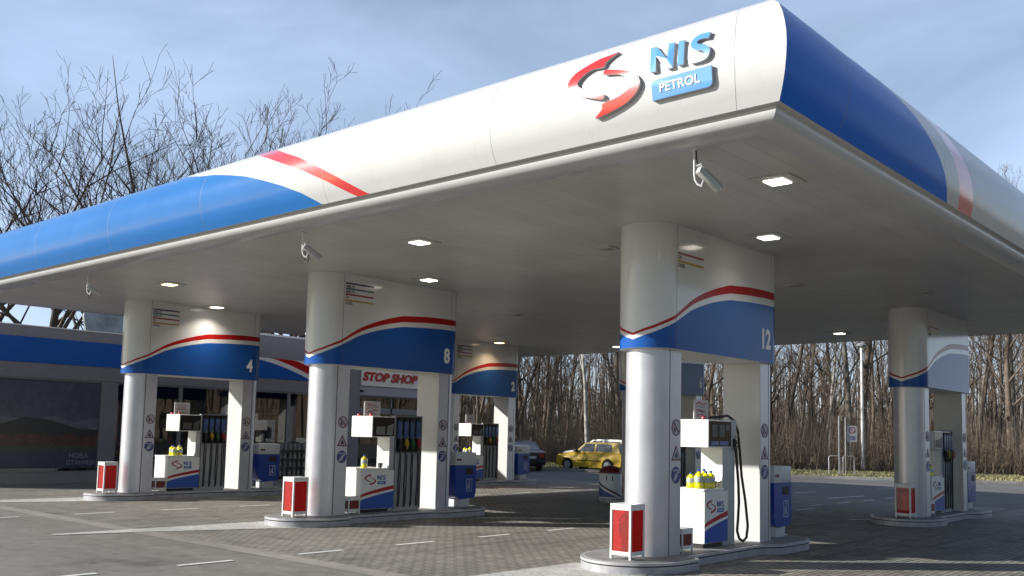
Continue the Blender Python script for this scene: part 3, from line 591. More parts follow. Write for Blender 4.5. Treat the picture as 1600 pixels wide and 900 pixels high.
for n in (12, 8, 4, 2, 6, 10):
    x, y = IX[n], IY[n]; where, numw = ordn[n]
    o = put('island_kerb', KME, None, (x, y, 0)); tag(o, f'low grey kerbed island with rounded ends under the portal {numw}', 'island', 'kerbed pump islands')
    portal(n, x, y, f'white pump portal with blue base and red wave {numw}' if n != 10 else 'white pump portal with red wave and no number in view at the right edge')
    pump(n, x, y, n != 12, f'white fuel pump with ' + ('one long looping black hose ' if n == 12 else 'a row of four hoses ') + f'under the portal {numw}')
    cb = thing('extinguisher_cabinet', (x, y, 0), f'red glazed extinguisher cabinet in white frame at the portal {numw}', 'cabinet', 'extinguisher cabinets on the islands')
    cabinet(cb, -.03, .30, -.87, -.54, .22, .86)
    o = put('fire_extinguisher', EXT, None, (x + .12, y - .70, .271)); o.rotation_euler = (0, 0, 2.2); tag(o, f'red fire extinguisher inside the cabinet at the portal {numw}', 'fire extinguisher', 'fire extinguishers in the cabinets')
    cb = thing('equipment_box', (x, y, 0), f'small dark red box in pale frame between column and pump {numw}', 'box', 'small red boxes behind the front columns')
    cabinet(cb, .06, .30, .42, .70, .21, .47, True)
    bt = thing('litter_bin', (x, y, ZK), f'blue litter bin with white lid behind the rear column of the portal {numw}', 'litter bin', 'blue and white bins on the islands'); bin_parts(bt)
    sp = {12: [(.09, 1.22), (.12, 1.37), (-.06, 1.24), (-.02, 1.40), (.13, 1.50), (.0, 1.52)], 8: [(.08, .95)], 4: [(.1, .98), (-.05, 1.0), (.09, 1.13), (-.05, 1.2)], 2: [(.1, .95), (-.05, 1.0), (.08, 1.12)], 6: [], 10: [(.1, .9), (-.05, .94), (.1, 1.05)]}[n]
    rb = random.Random(n)
    for a, b_ in sp:
        o = put('washer_fluid_bottle', BOT, None, (x + a, y + b_, 1.031)); o.rotation_euler = (0, 0, rb.uniform(0, 6)); o.scale = (.84, .84, rb.choice((.76, .84, .92)))
        tag(o, f'yellow washer fluid bottle on the pump counter {numw}', 'bottle', f'yellow bottles on the pump {numw}')
# wiper tub on pumps 12 and 8
for n in (12, 8):
    mb = MB(); mb.lathe([(.045, 0), (.05, .09), (.054, .10)], sides=14); mb.tube([(.05, 0, .02), (.09, 0, .03), (.09, 0, .09), (.05, 0, .08)], .008, 6)
    o = mb.build('cup', mat('cup_olive' if n == 12 else 'cup_gray', (.30, .27, .05) if n == 12 else (.12, .12, .12), .4), None, 40, (IX[n] + .08, IY[n] + (1.67 if n == 12 else 1.36), 1.031)); tag(o, f'small {"olive" if n == 12 else "dark"} handled cup on the pump counter {ordn[n][1]}', 'cup')
# ------------------------------------------------------------------ canopy
XC, YF, XL, YBK = -3.882, 8.07, -25.85, 28.55
PZ = [4.933, 5.10, 5.25, 5.415, 5.574, 5.765, 5.9, 5.95, 6.01, 6.07, 6.11, 6.13]; PO = [0, .083, .123, .139, .125, .062, -.016, -.066, -.14, -.25, -.40, -.6]
def off(z):
    # smooth (monotone cubic-like) interpolation of the outline
    for i in range(len(PZ) - 1):
        if z <= PZ[i + 1] or i == len(PZ) - 2:
            t = (z - PZ[i]) / (PZ[i + 1] - PZ[i]); t = min(max(t, 0), 1)
            sl = lambda k: (PO[k + 1] - PO[k - 1]) / (PZ[k + 1] - PZ[k - 1]) if 0 < k < len(PZ) - 1 else ((PO[1] - PO[0]) / (PZ[1] - PZ[0]) if k == 0 else (PO[-1] - PO[-2]) / (PZ[-1] - PZ[-2]))
            h = PZ[i + 1] - PZ[i]; m0, m1 = sl(i) * h, sl(i + 1) * h
            return (2 * t ** 3 - 3 * t * t + 1) * PO[i] + (t ** 3 - 2 * t * t + t) * m0 + (-2 * t ** 3 + 3 * t * t) * PO[i + 1] + (t ** 3 - t * t) * m1
Z0, Z1 = PZ[0], PZ[-1]
def fascia(name, us, bands, fn, nfn, mats, parent, rows=10):
    """us: columns along the edge; bands(u) -> [(zlo, zhi, material)]; fn(u, z) -> point with mitred ends"""
    mb = MB(); mb.n = []
    for i in range(len(us) - 1):
        B0, B1 = bands(us[i]), bands(us[i + 1])
        for (a0, a1, mi), (b0, b1, _) in zip(B0, B1):
            if a1 - a0 < 1e-4 and b1 - b0 < 1e-4: continue
            for k in range(rows):
                t0, t1 = k / rows, (k + 1) / rows; b = len(mb.v)
                for u, z in ((us[i], a0 + (a1 - a0) * t0), (us[i + 1], b0 + (b1 - b0) * t0), (us[i + 1], b0 + (b1 - b0) * t1), (us[i], a0 + (a1 - a0) * t1)):
                    mb.v.append(fn(u, z)); mb.n.append(nfn(z))
                mb.f.append((b, b + 1, b + 2, b + 3)); mb.m.append(mi if us[i + 1] - us[i] > .0071 or len(us) < 300 else len(mats) - 1)
    return mb.build(name, mats, parent)
def slope(z): return (off(min(z + .005, Z1)) - off(max(z - .005, Z0))) / (min(z + .005, Z1) - max(z - .005, Z0))
canopy = thing('canopy', (0, 0, 0), 'large station canopy with curved white and blue fascia and grey planked underside', 'canopy')
JNT = mat('panel_joint', (.16, .16, .17), .6)
def clampz(z): return min(max(z, Z0), Z1)
BLU = [(-15.3, 6.14), (-15.0, 6.07), (-14.6, 5.98), (-14.09, 5.88), (-13.56, 5.81), (-13.04, 5.71), (-12.54, 5.6), (-12.1, 5.475), (-11.576, 5.304), (-11.121, 5.129), (-10.821, 4.969), (-10.76, 4.933)]
RLO = [(-13.1, 6.14), (-12.8, 6.07), (-12.08, 5.82), (-11.65, 5.66), (-11.05, 5.435), (-10.541, 5.208), (-10.082, 4.977), (-9.99, 4.933)]
RHI = [(-12.55, 6.14), (-12.29, 6.07), (-11.58, 5.80), (-11.22, 5.67), (-10.694, 5.428), (-10.259, 5.208), (-9.808, 4.963), (-9.75, 4.933)]
def fb(u):
    a = clampz(lerp(BLU, u)); b = max(a, clampz(lerp(RLO, u))); c = max(b, clampz(lerp(RHI, u)))
    if u < -15.3: a = b = c = Z1
    return [(Z0, a, 1), (a, b, 0), (b, c, 2), (c, Z1, 0)]
def mitre(u, o): return min(max(u, XL - o), XC + o)
JW = .007
us = sorted([XL - .14 + (XC - XL + .28) * i / 420 for i in range(421)] + [XL - .14 + (XC - XL + .28) * i / 420 + JW for i in range(50, 420, 60)])
def ff(u, z):
    o = off(z); t = (u - us[0]) / (us[-1] - us[0]); x = u
    if u > XC - .7: x = XC - .7 + (u - (XC - .7)) / (us[-1] - (XC - .7)) * (.7 + o)
    if u < XL + .7: x = XL + .7 - ((XL + .7) - u) / ((XL + .7) - us[0]) * (.7 + o)
    return (x, YF - o, z)
def nf(z): d = slope(z); v = Vector((0, -1, -d)).normalized(); return tuple(v)
fas = fascia('fascia', us, fb, ff, nf, [FW, FB, FR, JNT], canopy)
RBL = [(9.2, 6.14), (9.9, 6.07), (10.4, 5.97), (10.75, 5.9), (11.19, 5.786), (11.59, 5.66), (11.94, 5.48), (12.24, 5.35), (12.52, 5.20), (12.95, 4.933)]
RRL = [(10.6, 6.14), (11.3, 6.05), (11.8, 5.95), (12.25, 5.80), (12.6, 5.60), (12.95, 5.35), (13.4, 4.933)]
RRH = [(11.2, 6.14), (11.9, 6.05), (12.4, 5.95), (12.85, 5.80), (13.2, 5.60), (13.55, 5.35), (14.0, 4.933)]
vs_ = sorted([YF - .14 + (YBK - YF + .28) * i / 400 for i in range(401)] + [YF - .14 + (YBK - YF + .28) * i / 400 + JW for i in range(28, 400, 59)])
def rb_(u):
    a = clampz(lerp(RBL, u)); b = max(a, clampz(lerp(RRL, u))); c = max(b, clampz(lerp(RRH, u)))
    return [(Z0, a, 1), (a, b, 0), (b, c, 2), (c, Z1, 0)]
def stretch(u, o, lo, hi, e0, e1):
    if u > hi - .7: return hi - .7 + (u - (hi - .7)) / (e1 - (hi - .7)) * (.7 + o)
    if u < lo + .7: return lo + .7 - ((lo + .7) - u) / ((lo + .7) - e0) * (.7 + o)
    return u
fascia('fascia', vs_, rb_, lambda u, z: (XC + off(z), stretch(u, off(z), YF, YBK, vs_[0], vs_[-1]), z), lambda z: tuple(Vector((1, 0, -slope(z))).normalized()), [FW, FBS, FR, JNT], canopy)
wh = lambda u: [(Z0, Z1, 0)]
v2 = vs_[::20]; u2 = us[::20]
if v2[-1] != vs_[-1]: v2.append(vs_[-1])
if u2[-1] != us[-1]: u2.append(us[-1])
fascia('fascia', v2[::-1], wh, lambda u, z: (XL - off(z), stretch(u, off(z), YF, YBK, vs_[0], vs_[-1]), z), lambda z: tuple(Vector((-1, 0, -slope(z))).normalized()), [FW], canopy, 24)
fascia('fascia', u2[::-1], wh, lambda u, z: (stretch(u, off(z), XL, XC, us[0], us[-1]), YBK + off(z), z), lambda z: tuple(Vector((0, 1, -slope(z))).normalized()), [FW], canopy, 24)
rf = MB(); i_ = .6; rf.box(XL + i_, XC - i_, YF + i_, YBK - i_, 6.0, 6.128); rf.build('roof_deck', SHG, canopy)
# lip under the fascia: rounded trim
LP = [(.0, 4.934), (-.07, 4.926), (-.07, 4.893), (-.078, 4.868), (-.094, 4.844), (-.118, 4.823), (-.15, 4.804), (-.19, 4.787), (-.24, 4.774), (-.30, 4.767), (-.40, 4.768)]
def loop(o): return [(XC + o, YF - o), (XC + o, YBK + o), (XL - o, YBK + o), (XL - o, YF - o)]
lm = MB()
SHD = mat('shadow_gap', (.55, .54, .53), .6)
for (a, b), (c, d) in zip(LP, LP[1:]):
    p, q = loop(a), loop(c); mi = 1 if b > 4.90 else 0
    for k in range(4): k2 = (k + 1) % 4; lm.face([(*p[k], b), (*q[k], d), (*q[k2], d), (*p[k2], b)][::-1], mi)
bm = bmesh.new(); me_ = lm.mesh('edge_trim', [FW, SHD]); bm.from_mesh(me_); bmesh.ops.remove_doubles(bm, verts=bm.verts[:], dist=1e-4)
for f in bm.faces: f.smooth = True
for e in bm.edges: e.smooth = len(e.link_faces) == 2 and e.calc_face_angle(0) < rad(35)
bm.to_mesh(me_); bm.free(); put('edge_trim', me_, canopy)
sf = MB(); o = -.395; sf.box(XL - o, XC + o, YF - o, YBK + o, 4.773, 4.9); sf.build('soffit', SOF, canopy)
# the sign on the fascia: follows its curve, stands off it
logo_fn = lambda u, v, d: (u, YF - off(v) - (.005 + d), v)
ls = bpy.data.objects.new('sign', None); COL.objects.link(ls); ls.parent = canopy
logo(logo_fn, 1, -6.26, 5.14, ls, (mat('sign_red', (.58, .02, .015), .22, var=.05, coat=1, crough=.2, spec=.8), LETB, mat('sign_text_white', (.78, .78, .78), .35), LETS), .04)
# ceiling lights
LENS = mat('lamp_lens', (.9, .88, .8), .3, emit=(1, .92, .8), estr=3.6); LENW = mat('lamp_lens_warm', (.9, .8, .6), .3, emit=(1, .72, .42), estr=3.2); LENO = mat('lamp_lens_off', (.3, .3, .28), .3)
def lamp(x, y, lens, words, glow=0):
    r = thing('ceiling_light', (x, y, 4.772), words, 'ceiling light', 'square lights under the canopy'); r.scale = (.92, .92, 1) if lens is not LENO else (.55, .55, 1)
    m = MB()
    for q in ((-.27, .27, -.27, -.135), (-.27, .27, .135, .27), (-.27, -.135, -.135, .135), (.135, .27, -.135, .135)): m.box(q[0], q[1], q[2], q[3], -.02, -.001)
    m.build('frame', mat('lamp_frame', (.52, .505, .48), .45), r)
    if glow:
        ld = bpy.data.lights.new('lamp_glow', 'AREA'); ld.shape = 'SQUARE'; ld.size = .24; ld.spread = rad(125); ld.energy = glow; ld.color = lens.node_tree.nodes['Principled BSDF'].inputs['Emission Color'].default_value[:3]
        lo = bpy.data.objects.new('lamp_glow', ld); COL.objects.link(lo); lo.parent = r; lo.location = (0, 0, -.05)
    m = MB(); m.box(-.133, .133, -.133, .133, -.034, -.001, 0, .012); m.build('lens', lens, r, 40)
LSP = [(-4.87, 10.07, LENS, 'lit square ceiling light beneath the canopy corner with the emblem'), (-6.37, 12.87, LENS, 'lit square ceiling light beside the portal numbered twelve'), (-10.96, 10.13, LENS, 'lit square ceiling light near the middle camera at the canopy edge'), (-13.57, 12.83, LENS, 'lit square ceiling light beside the portal numbered eight'), (-18.72, 10.16, LENW, 'warm lit ceiling light near the leftmost camera'), (-21.3, 12.86, LENS, 'lit square ceiling light beside the portal numbered four'), (-21.2, 23.34, LENW, 'warm lit ceiling light beside the portal numbered two'), (-10.64, 25.8, LENS, 'small bright ceiling light far back above the road view'), (-18.5, 26.3, LENS, 'bright ceiling light far back beside the nearest front column'), (-24.6, 18.2, LENS, 'bright ceiling light far back near the shop roof'),
       (-8.83, 12.23, LENO, 'unlit ceiling light left of the portal numbered twelve'), (-8.0, 17.3, LENO, 'unlit ceiling light deep between the two rows on the right'), (-15.8, 18.0, LENO, 'unlit ceiling light deep behind the portal numbered eight'), (-6.3, 19.5, LENO, 'unlit ceiling light right of the portal numbered twelve')]
GLOW = {1: 1.5, 3: 1.2, 5: 10, 6: 8, 0: 1.2, 2: 1.2, 4: 1.2}
for k_, q in enumerate(LSP): lamp(*q, GLOW.get(k_, 0))
# cameras under the front edge
def cctv(x, y, words, cable):
    r = thing('security_camera', (x, y, 4.765), words, 'security camera', 'cameras hung from the canopy edge'); r.scale = (.72, .72, .82)
    m = MB(); m.box(-.05, .05, -.05, .05, -.012, .003); m.tube([(0, 0, -.01), (0, 0, -.30), (.01, .0, -.38), (.04, .02, -.44), (.10, .05, -.47)], .014, 10); m.build('bracket', WMET, r, 50)
    h = MB(); h.box(-.05, .05, -.12, .30, -.045, .045, 0, .012); h.box(-.062, .062, -.15, .36, .05, .062, 0)
    M = Matrix.Translation((.13, .06, -.33)) @ Matrix.Rotation(rad(-22), 4, 'Z') @ Matrix.Rotation(rad(-30), 4, 'X')
    h.v = [tuple(M @ Vector(v)) for v in h.v]; h.build('housing', mat('camera_gray', (.48, .48, .47), .4), r, 40)
    m = MB(); m.tube([(.10, .05, -.46), (.12, .06, -.40)], .02, 8); m.build('swivel', GMET, r)
    if cable:
        c = MB(); c.tube([(.08, .0, -.32)] + [(.10 + .07 * math.cos(a) + .03, .03 + .02 * math.sin(a), -.50 + .075 * math.sin(a)) for a in [math.pi * (.8 + k * .22) for k in range(10)]], .010, 6); c.build('cable', BLACK, r, 60)
    else:
        c = MB(); c.tube([(.03, 0, -.0), (.035, 0, -.1), (.05, .01, -.22), (.07, .02, -.32)], .012, 6); c.build('cable', BLACK, r, 60)
cctv(-5.02, 8.47, 'white bullet camera on a bent bracket under the canopy corner with the emblem', False)
cctv(-11.92, 8.6, 'white bullet camera with a coiled black cable under the red stripe', True)
cctv(-19.13, 8.6, 'white bullet camera on a bracket at the left end of the canopy edge', True)

# ------------------------------------------------------------------ shop
XS = -28.5
shop = thing('shop_building', (0, 0, 0), 'long low grey shop with blue fascia band and red lettering sign', 'shop')
def SB(nm_, m, *bx, par=None, bev=0):
    mb = MB()
    for q in bx: mb.box(*q, 0, bev)
    return mb.build(nm_, m, par or shop, 40 if bev else False)
YA, YE, YM = 8.6, 28.4, 18.6
SB('wall', mat('shop_inside', (.16, .15, .14), .7, var=.2), (-40, -39.8, YA, YE, 0, 4.2), (-39.8, XS - .2, YA, YA + .2, 0, 4.2), (-39.8, XS - .2, YE - .2, YE, 0, 4.2))
SB('floor_slab', mat('shop_floor', (.25, .24, .23), .3), (-39.7, XS - .1, YA + .21, YE - .21, -.01, .10))
SB('roof', SHG, (-40.05, XS - .25, YA - .02, YE + .02, 4.2, 4.3))
SB('plinth', SHGD, (XS - .2, XS, YA, 22.9, 0, .30))
SB('parapet', SHG, (XS - .2, XS + .02, YA, YM, 4.222, 4.53), (XS - .2, XS + .02, YM, YE, 4.205, 4.98)); SB('coping', SHW, (XS - .25, XS + .06, YM, YE, 4.982, 5.05), (XS - .22, XS + .05, YA, YM - .01, 4.532, 4.56))
SB('lintel', SHG, (XS - .2, XS + .01, YA, YE, 3.06, 3.485))
bd = MB(); bd.face([(XS + .03, YA, 3.488), (XS + .03, YM, 3.488), (XS + .03, YM, 4.22), (XS + .03, YA, 4.22)], 0); bd.box(XS - .2, XS + .028, YA + .001, YE - .001, 3.487, 4.204, 1)
def sw(y): return max(3.488, min(4.2, 4.17 - .10 * (y - 18.6) - .06 * (y - 18.6) ** 2))
for k in range(40):
    y0, y1 = YM + k * (YE - YM) / 40, YM + (k + 1) * (YE - YM) / 40
    h0 = [3.488, sw(y0), min(4.2, max(3.488, sw(y0) + .16)), min(4.2, max(3.488, sw(y0 - .5) + .27)), 4.2]; h1 = [3.488, sw(y1), min(4.2, max(3.488, sw(y1) + .16)), min(4.2, max(3.488, sw(y1 - .5) + .27)), 4.2]
    for j, mi in ((0, 0), (1, 2), (2, 3), (3, 2)):
        if h0[j + 1] - h0[j] > 1e-4 or h1[j + 1] - h1[j] > 1e-4: bd.face([(XS + .03, y0, h0[j]), (XS + .03, y1, h1[j]), (XS + .03, y1, h1[j + 1]), (XS + .03, y0, h0[j + 1])], mi)
bd.build('fascia_band', [BB, SHGD, BW, BR], shop)
GL = glass('window_glass')
edges = [YA + .2, 9.95, 13.5, 16.1, 18.6, 20.3, 22.75]
for a, b in zip(edges, edges[1:]):
    fr = MB(); 
    for q in ((XS - .12, XS - .04, a, a + .06, .302, 3.058), (XS - .12, XS - .04, b - .06, b, .302, 3.058), (XS - .12, XS - .04, a + .06, b - .06, .302, .36), (XS - .12, XS - .04, a + .06, b - .06, 3.0, 3.058)): fr.box(*q)
    fr = fr.build('window', SHG, shop); pn = MB(); pn.face([(XS - .08, a + .06, .36), (XS - .08, b - .06, .36), (XS - .08, b - .06, 3.0), (XS - .08, a + .06, 3.0)]); pn.build('pane', GL, fr)
SB('mullion', SHG, (XS - .14, XS - .01, 13.46, 13.98, .303, 3.058)); 
# portal with the lettering
[SB('portal_post', SHG, q) for q in ((XS, XS + .16, 22.85, 23.38, .002, 4.21), (XS, XS + .16, 26.9, 27.5, .002, 4.21))]; 
sg = SB('shop_sign', SHW, (XS + .005, XS + .20, 23.39, 26.89, 3.45, 4.18)); SB('lilac_band', SHL, (XS + .005, XS + .14, 23.39, 26.89, 3.09, 3.44)); SB('spot_bracket', DARK, (XS + .141, XS + .25, 23.40, 23.50, 3.2, 3.28))
text('lettering', 'STOP SHOP', PX(XS + .201), 23.45, 3.63, .36, LETR, sg, depth=.03, width=2.84, bold=.045, shear=.2)
dr = SB('door', SHG, (XS - .1, XS - .02, 23.39, 23.45, .05, 3.085), (XS - .1, XS - .02, 26.83, 26.89, .05, 3.085), (XS - .1, XS - .02, 23.46, 26.82, 2.40, 2.62), (XS - .1, XS - .02, 25.1, 25.18, .05, 3.085), (XS - .1, XS - .02, 23.46, 26.82, 3.03, 3.085))
pn = MB(); pn.face([(XS - .06, 23.46, .05), (XS - .06, 26.82, .05), (XS - .06, 26.82, 3.03), (XS - .06, 23.46, 3.03)]); pn.build('pane', GL, dr)
SB('wall', SHGD, (XS - .2, XS, 27.5, YE - .21, 0, 3.05))
# printed poster in the left window
po = MB(); y0, y1 = 9.9, 13.44; xx = XS - .03
D1, D2, D3, D4, D5, D6 = [mat('poster_' + a, c, .35, var=v, vscale=5) for a, c, v in (('sky', (.05, .06, .09), .25), ('cloud', (.09, .10, .13), .2), ('hill', (.018, .02, .024), .2), ('roofs', (.06, .02, .017), .5), ('grass', (.03, .045, .03), .3), ('foot', (.025, .035, .075), .12))]
po.box(xx - .01, xx, y0, y1, .45, 2.98, 0)
def pst(poly, mi, d): po.prism(poly, PX(xx), 0, d, mi)
pst([(y0 + .02, 1.55), (y1 - .02, 1.5), (y1 - .02, 1.95), (12.7, 1.80), (12.1, 1.98), (11.4, 1.82), (10.7, 1.95), (y0 + .02, 1.8)], 1, .001); pst([(y0 + .02, 1.4), (y1 - .02, 1.35), (y1 - .02, 1.58), (12.8, 1.62), (12.0, 1.85), (11.3, 1.93), (10.6, 1.7), (y0 + .02, 1.75)], 2, .002)
pst([(y0 + .02, 1.1), (y1 - .02, 1.05), (y1 - .02, 1.42), (12.9, 1.36), (12.6, 1.45), (12.0, 1.38), (11.4, 1.46), (10.9, 1.4), (y0 + .02, 1.48)], 3, .003); pst([(y0 + .02, .92), (y1 - .02, .9), (y1 - .02, 1.1), (12, 1.14), (11, 1.1), (y0 + .02, 1.15)], 4, .004); pst([(y0 + .02, .46), (y1 - .02, .46), (y1 - .02, .92), (y0 + .02, .94)], 5, .005)
po = po.build('poster', [D1, D2, D3, D4, D5, D6], shop)
PT = mat('poster_text', (.17, .19, .25), .4)
text('poster_lettering', 'НОВА', PX(xx + .0055), 13.18, .74, .16, PT, po, depth=.002, align='r', bold=.01); text('poster_lettering', 'СТАНИЦА', PX(xx + .0055), 13.40, .52, .16, PT, po, depth=.002, align='r', bold=.01)
# inside the shop: shelving, counter, pale bars, red promotion flag
for k, (a, b) in enumerate(((14.2, 17.8), (18.9, 22.2), (14.5, 18), (19, 23))):
    r = thing('shop_shelf', (-31.2 - 2.6 * (k // 2), (a + b) / 2, .1), ['loaded grey shelf unit inside the left shop windows', 'loaded grey shelf unit inside the window beside the door', 'second shelf row deeper behind the left windows', 'second shelf row deeper behind the window beside the door'][k], 'shelf', 'shelves inside the shop'); h = (b - a) / 2
    m = MB(); [m.box(-.2, .2, -h, h, z, z + .03) for z in (.1, .55, 1.0, 1.4)]; m.box(-.02, .02, -h, h, .0, 1.5); m.build('rack', SHG, r)
    m = MB(); rr = random.Random(k)
    for z in (.13, .58, 1.03):
        y = -h + .05
        while y < h - .2: w_ = rr.uniform(.08, .22); m.box(.04, .19, y, y + w_, z + .001, z + rr.uniform(.15, .33), rr.randrange(5)); y += w_ + .02
    g_ = m.build('goods', [mat('goods%d' % q, c, .5) for q, c in enumerate(((.4, .05, .04), (.5, .45, .1), (.08, .15, .4), (.5, .5, .5), (.06, .2, .08)))], r); g_['kind'] = 'stuff'
m = MB(); m.box(XS - 1.6, XS - 1.5, 19.05, 20.9, 2.25, 2.30); m.box(XS - 1.75, XS - 1.35, 19.05, 20.9, 1.98, 2.08); m.box(XS - 1.58, XS - 1.54, 19.3, 19.36, 2.3, 3.1); o = m.build('pale_bars', mat('bar_pale', (.55, .55, .50), .4)); tag(o, 'pale bars in place of bright light in the shop window right of the portal numbered four', 'rail')  # unlit pale bars added to stand for bright bars of light behind glass
m = MB(); m.tube([(XS - .5, 21.6, 1.1), (XS - .5, 21.6, 2.6)], .015, 8, 1); m.face([(XS - .49, 21.62, 1.4), (XS - .49, 21.9, 1.5), (XS - .49, 21.85, 2.45), (XS - .49, 21.62, 2.6)], 0); m.box(XS - .6, XS - .4, 21.4, 21.9, .99, 1.1, 1); o = m.build('promotion_flag', [mat('flag_red', (.5, .05, .03), .6), ALU]); tag(o, 'narrow red promotion flag standing inside the shop window', 'flag')
# rack of bottles outside
rk = thing('display_rack', (XS + .35, 20.05, 0), 'dark display rack of bottles standing against the shop front', 'display rack')
m = MB(); 
for y in (-.95, .9): m.box(-.25, .25, y, y + .05, .005, 1.28)
for z in (.10, .40, .70, 1.0): m.box(-.24, .24, -.9, .9, z, z + .02)
m.box(-.25, -.22, -.9, .9, .02, 1.25); m.build('rack', PGD, rk)
SBT = MB(); SBT.lathe([(.05, 0), (.06, .01), (.06, .15), (.03, .19), (.02, .21), (.02, .24)], sides=10); SBT = SBT.mesh('bottle', mat('clear_bottle', (.20, .20, .18), .25, var=.4, vscale=9), 40)
for z in (.121, .421, .721, 1.021):
    for k in range(9):
        o = put('bottle', SBT, None, (XS + .50, 20.05 - .8 + k * .2 + R_.uniform(-.02, .02), z)); tag(o, 'small grey bottle on the rack against the shop front', 'bottle', 'bottles on the display rack')
# hoarding behind the shop
hb = thing('billboard', (-43, 20.6, 0), 'pale roadside billboard with rounded side showing above the shop roof', 'billboard')
m = MB(); m.prism([(-1.1, 5.2), (2.2, 5.2), (2.2, 7.6), (-.9, 7.6), (-1.35, 7.2), (-1.4, 6.6)], PX(0), 0, .15); m.build('panel', mat('billboard_face', (.30, .33, .36), .5, var=.35, vscale=1.5), hb)
m = MB(); [m.tube([(-.1, y, 0), (-.1, y, 7.4)], .09, 8) for y in (-.5, 1.5)]; m.box(.16, .22, .75, .85, 5.0, 7.8); m.build('frame', WMET, hb)

# ------------------------------------------------------------------ street furniture beyond
CH = Vector((CAMF.x, CAMF.y)).normalized(); CR = Vector((CH.y, -CH.x))
def DL(d, l): q = CH * d + CR * l; return (q.x, q.y)
lp = thing('street_lamp', (-22.3, 57.4, .09), 'tall pale lamp post on the verge in front of the forest', 'street lamp')
m = MB(); m.tube([(0, 0, 0), (0, 0, 1.0), (0, 0, 7.4)], .09, 10, rr=[.13, .10, .075]); m.build('pole', WMET, lp, 50); m = MB(); m.lathe([(.08, 7.35), (.30, 7.42), (.32, 7.5), (.2, 7.62), (.05, 7.66)], sides=16); m.build('lamp_head', GMET, lp, 40)
b0 = (-18.99, 45.9)
for k, (bx, by, h, wd_) in enumerate(((-18.99, 45.9, 2.85, 'left of the two thin posts standing by the kerb before the forest'), (-18.87, 46.4, 2.8, 'right of the two thin posts standing by the kerb before the forest'))):
    m = MB(); m.tube([(0, 0, 0), (0, 0, h)], .035, 8); m.lathe([(.045, h), (.03, h + .03)], sides=8)
    o = m.build('post', GMET, None, 50, (bx + .0, by, .09)); tag(o, wd_, 'post', 'thin posts by the kerb')
sgn = thing('warning_sign', (-18.72, 46.6, .09), 'white upright sign plate with round symbol on a pole by the kerb', 'sign'); m = MB(); m.tube([(0, 0, 0), (0, 0, 2.45)], .03, 8); m.build('pole', GMET, sgn)
M = Matrix.Rotation(math.atan2(CR.y, CR.x), 4, 'Z')
def PS(u, v, d): q = M @ Vector((u, -.04 - d, v)); return tuple(q)
m = MB(); m.prism(rrect(-.17, .33, 1.62, 2.42, .04), PS, 0, .02); m.build('plate', mat('sign_plate', (.55, .55, .57), .4), sgn)
m = MB(); ring(m, .08, 2.2, .12, .16, PS, .021, .025, 0); m.prism(stroke([(0, 2.28), (.16, 2.12)], .03, 1), PS, .021, .025); m.prism([(-.06, 1.72), (.22, 1.72), (.22, 1.92), (-.06, 1.92)], PS, .021, .025, 1); m.prism([(-.03, 1.75), (.10, 1.75), (.035, 1.88)], PS, .026, .028, 2); m.build('symbol', [mat('symbol_red', (.25, .06, .09), .5), mat('symbol_blue', (.16, .18, .33), .5), STKW], sgn)
for k, (l0, t_) in enumerate(((-.52, 'left of the metal hoop rails by the thin posts'), (.18, 'right of the metal hoop rails by the thin posts'))):
    m = MB(); q = Vector((-19.1, 46.2)) + CR * l0; m.tube([(0, 0, 0), (0, 0, .85), (CR.x * .05, CR.y * .05, .92), (CR.x * .5, CR.y * .5, .92), (CR.x * .55, CR.y * .55, .85), (CR.x * .55, CR.y * .55, 0)], .03, 8)
    o = m.build('hoop_rail', GMET, None, 60, (q.x, q.y, .09)); tag(o, t_, 'rail', 'hoop rails by the kerb')
# domed bin on the far island
db = thing('domed_bin', (-14.55, 20.45, .0), 'white and blue round bin with dark red domed lid behind the nearest front column', 'litter bin')
m = MB(); m.lathe([(.29, .16), (.30, .20), (.30, .78), (.29, .80)], sides=24, mi=0); m.build('body', BINW, db, 40)
m = MB(); m.lathe([(.31, .80), (.31, .83), (.27, .91), (.18, .97), (.05, 1.0)], sides=24); m.build('lid', mat('lid_dark_red', (.12, .012, .016), .3), db, 40)
def cyl(r): return lambda u, v, d: ((r + d) * math.cos(u), (r + d) * math.sin(u), v)
m = MB()
for k in range(24):
    a0, a1 = -2.4 + k * .15, -2.4 + (k + 1) * .15; z0 = .55 - .12 * (k) * .18; z1 = .55 - .12 * (k + 1) * .18
    m.face([cyl(.303)(a0, max(z0, .21), 0), cyl(.303)(a1, max(z1, .21), 0), cyl(.303)(a1, max(z1 + .05, .22), 0), cyl(.303)(a0, max(z0 + .05, .22), 0)], 0)
    m.face([cyl(.302)(a0, .2, 0), cyl(.302)(a1, .2, 0), cyl(.302)(a1, max(z1 - .06, .205), 0), cyl(.302)(a0, max(z0 - .06, .205), 0)], 1)
m.build('wave_band', [STKD, mat('bin_wave_blue', (.04, .07, .25), .4)], db)
m = MB(); m.prism([(-1.35, .62), (-.75, .62), (-.75, .75), (-1.35, .75)], cyl(.301), 0, .004); m.build('opening', DARK, db)
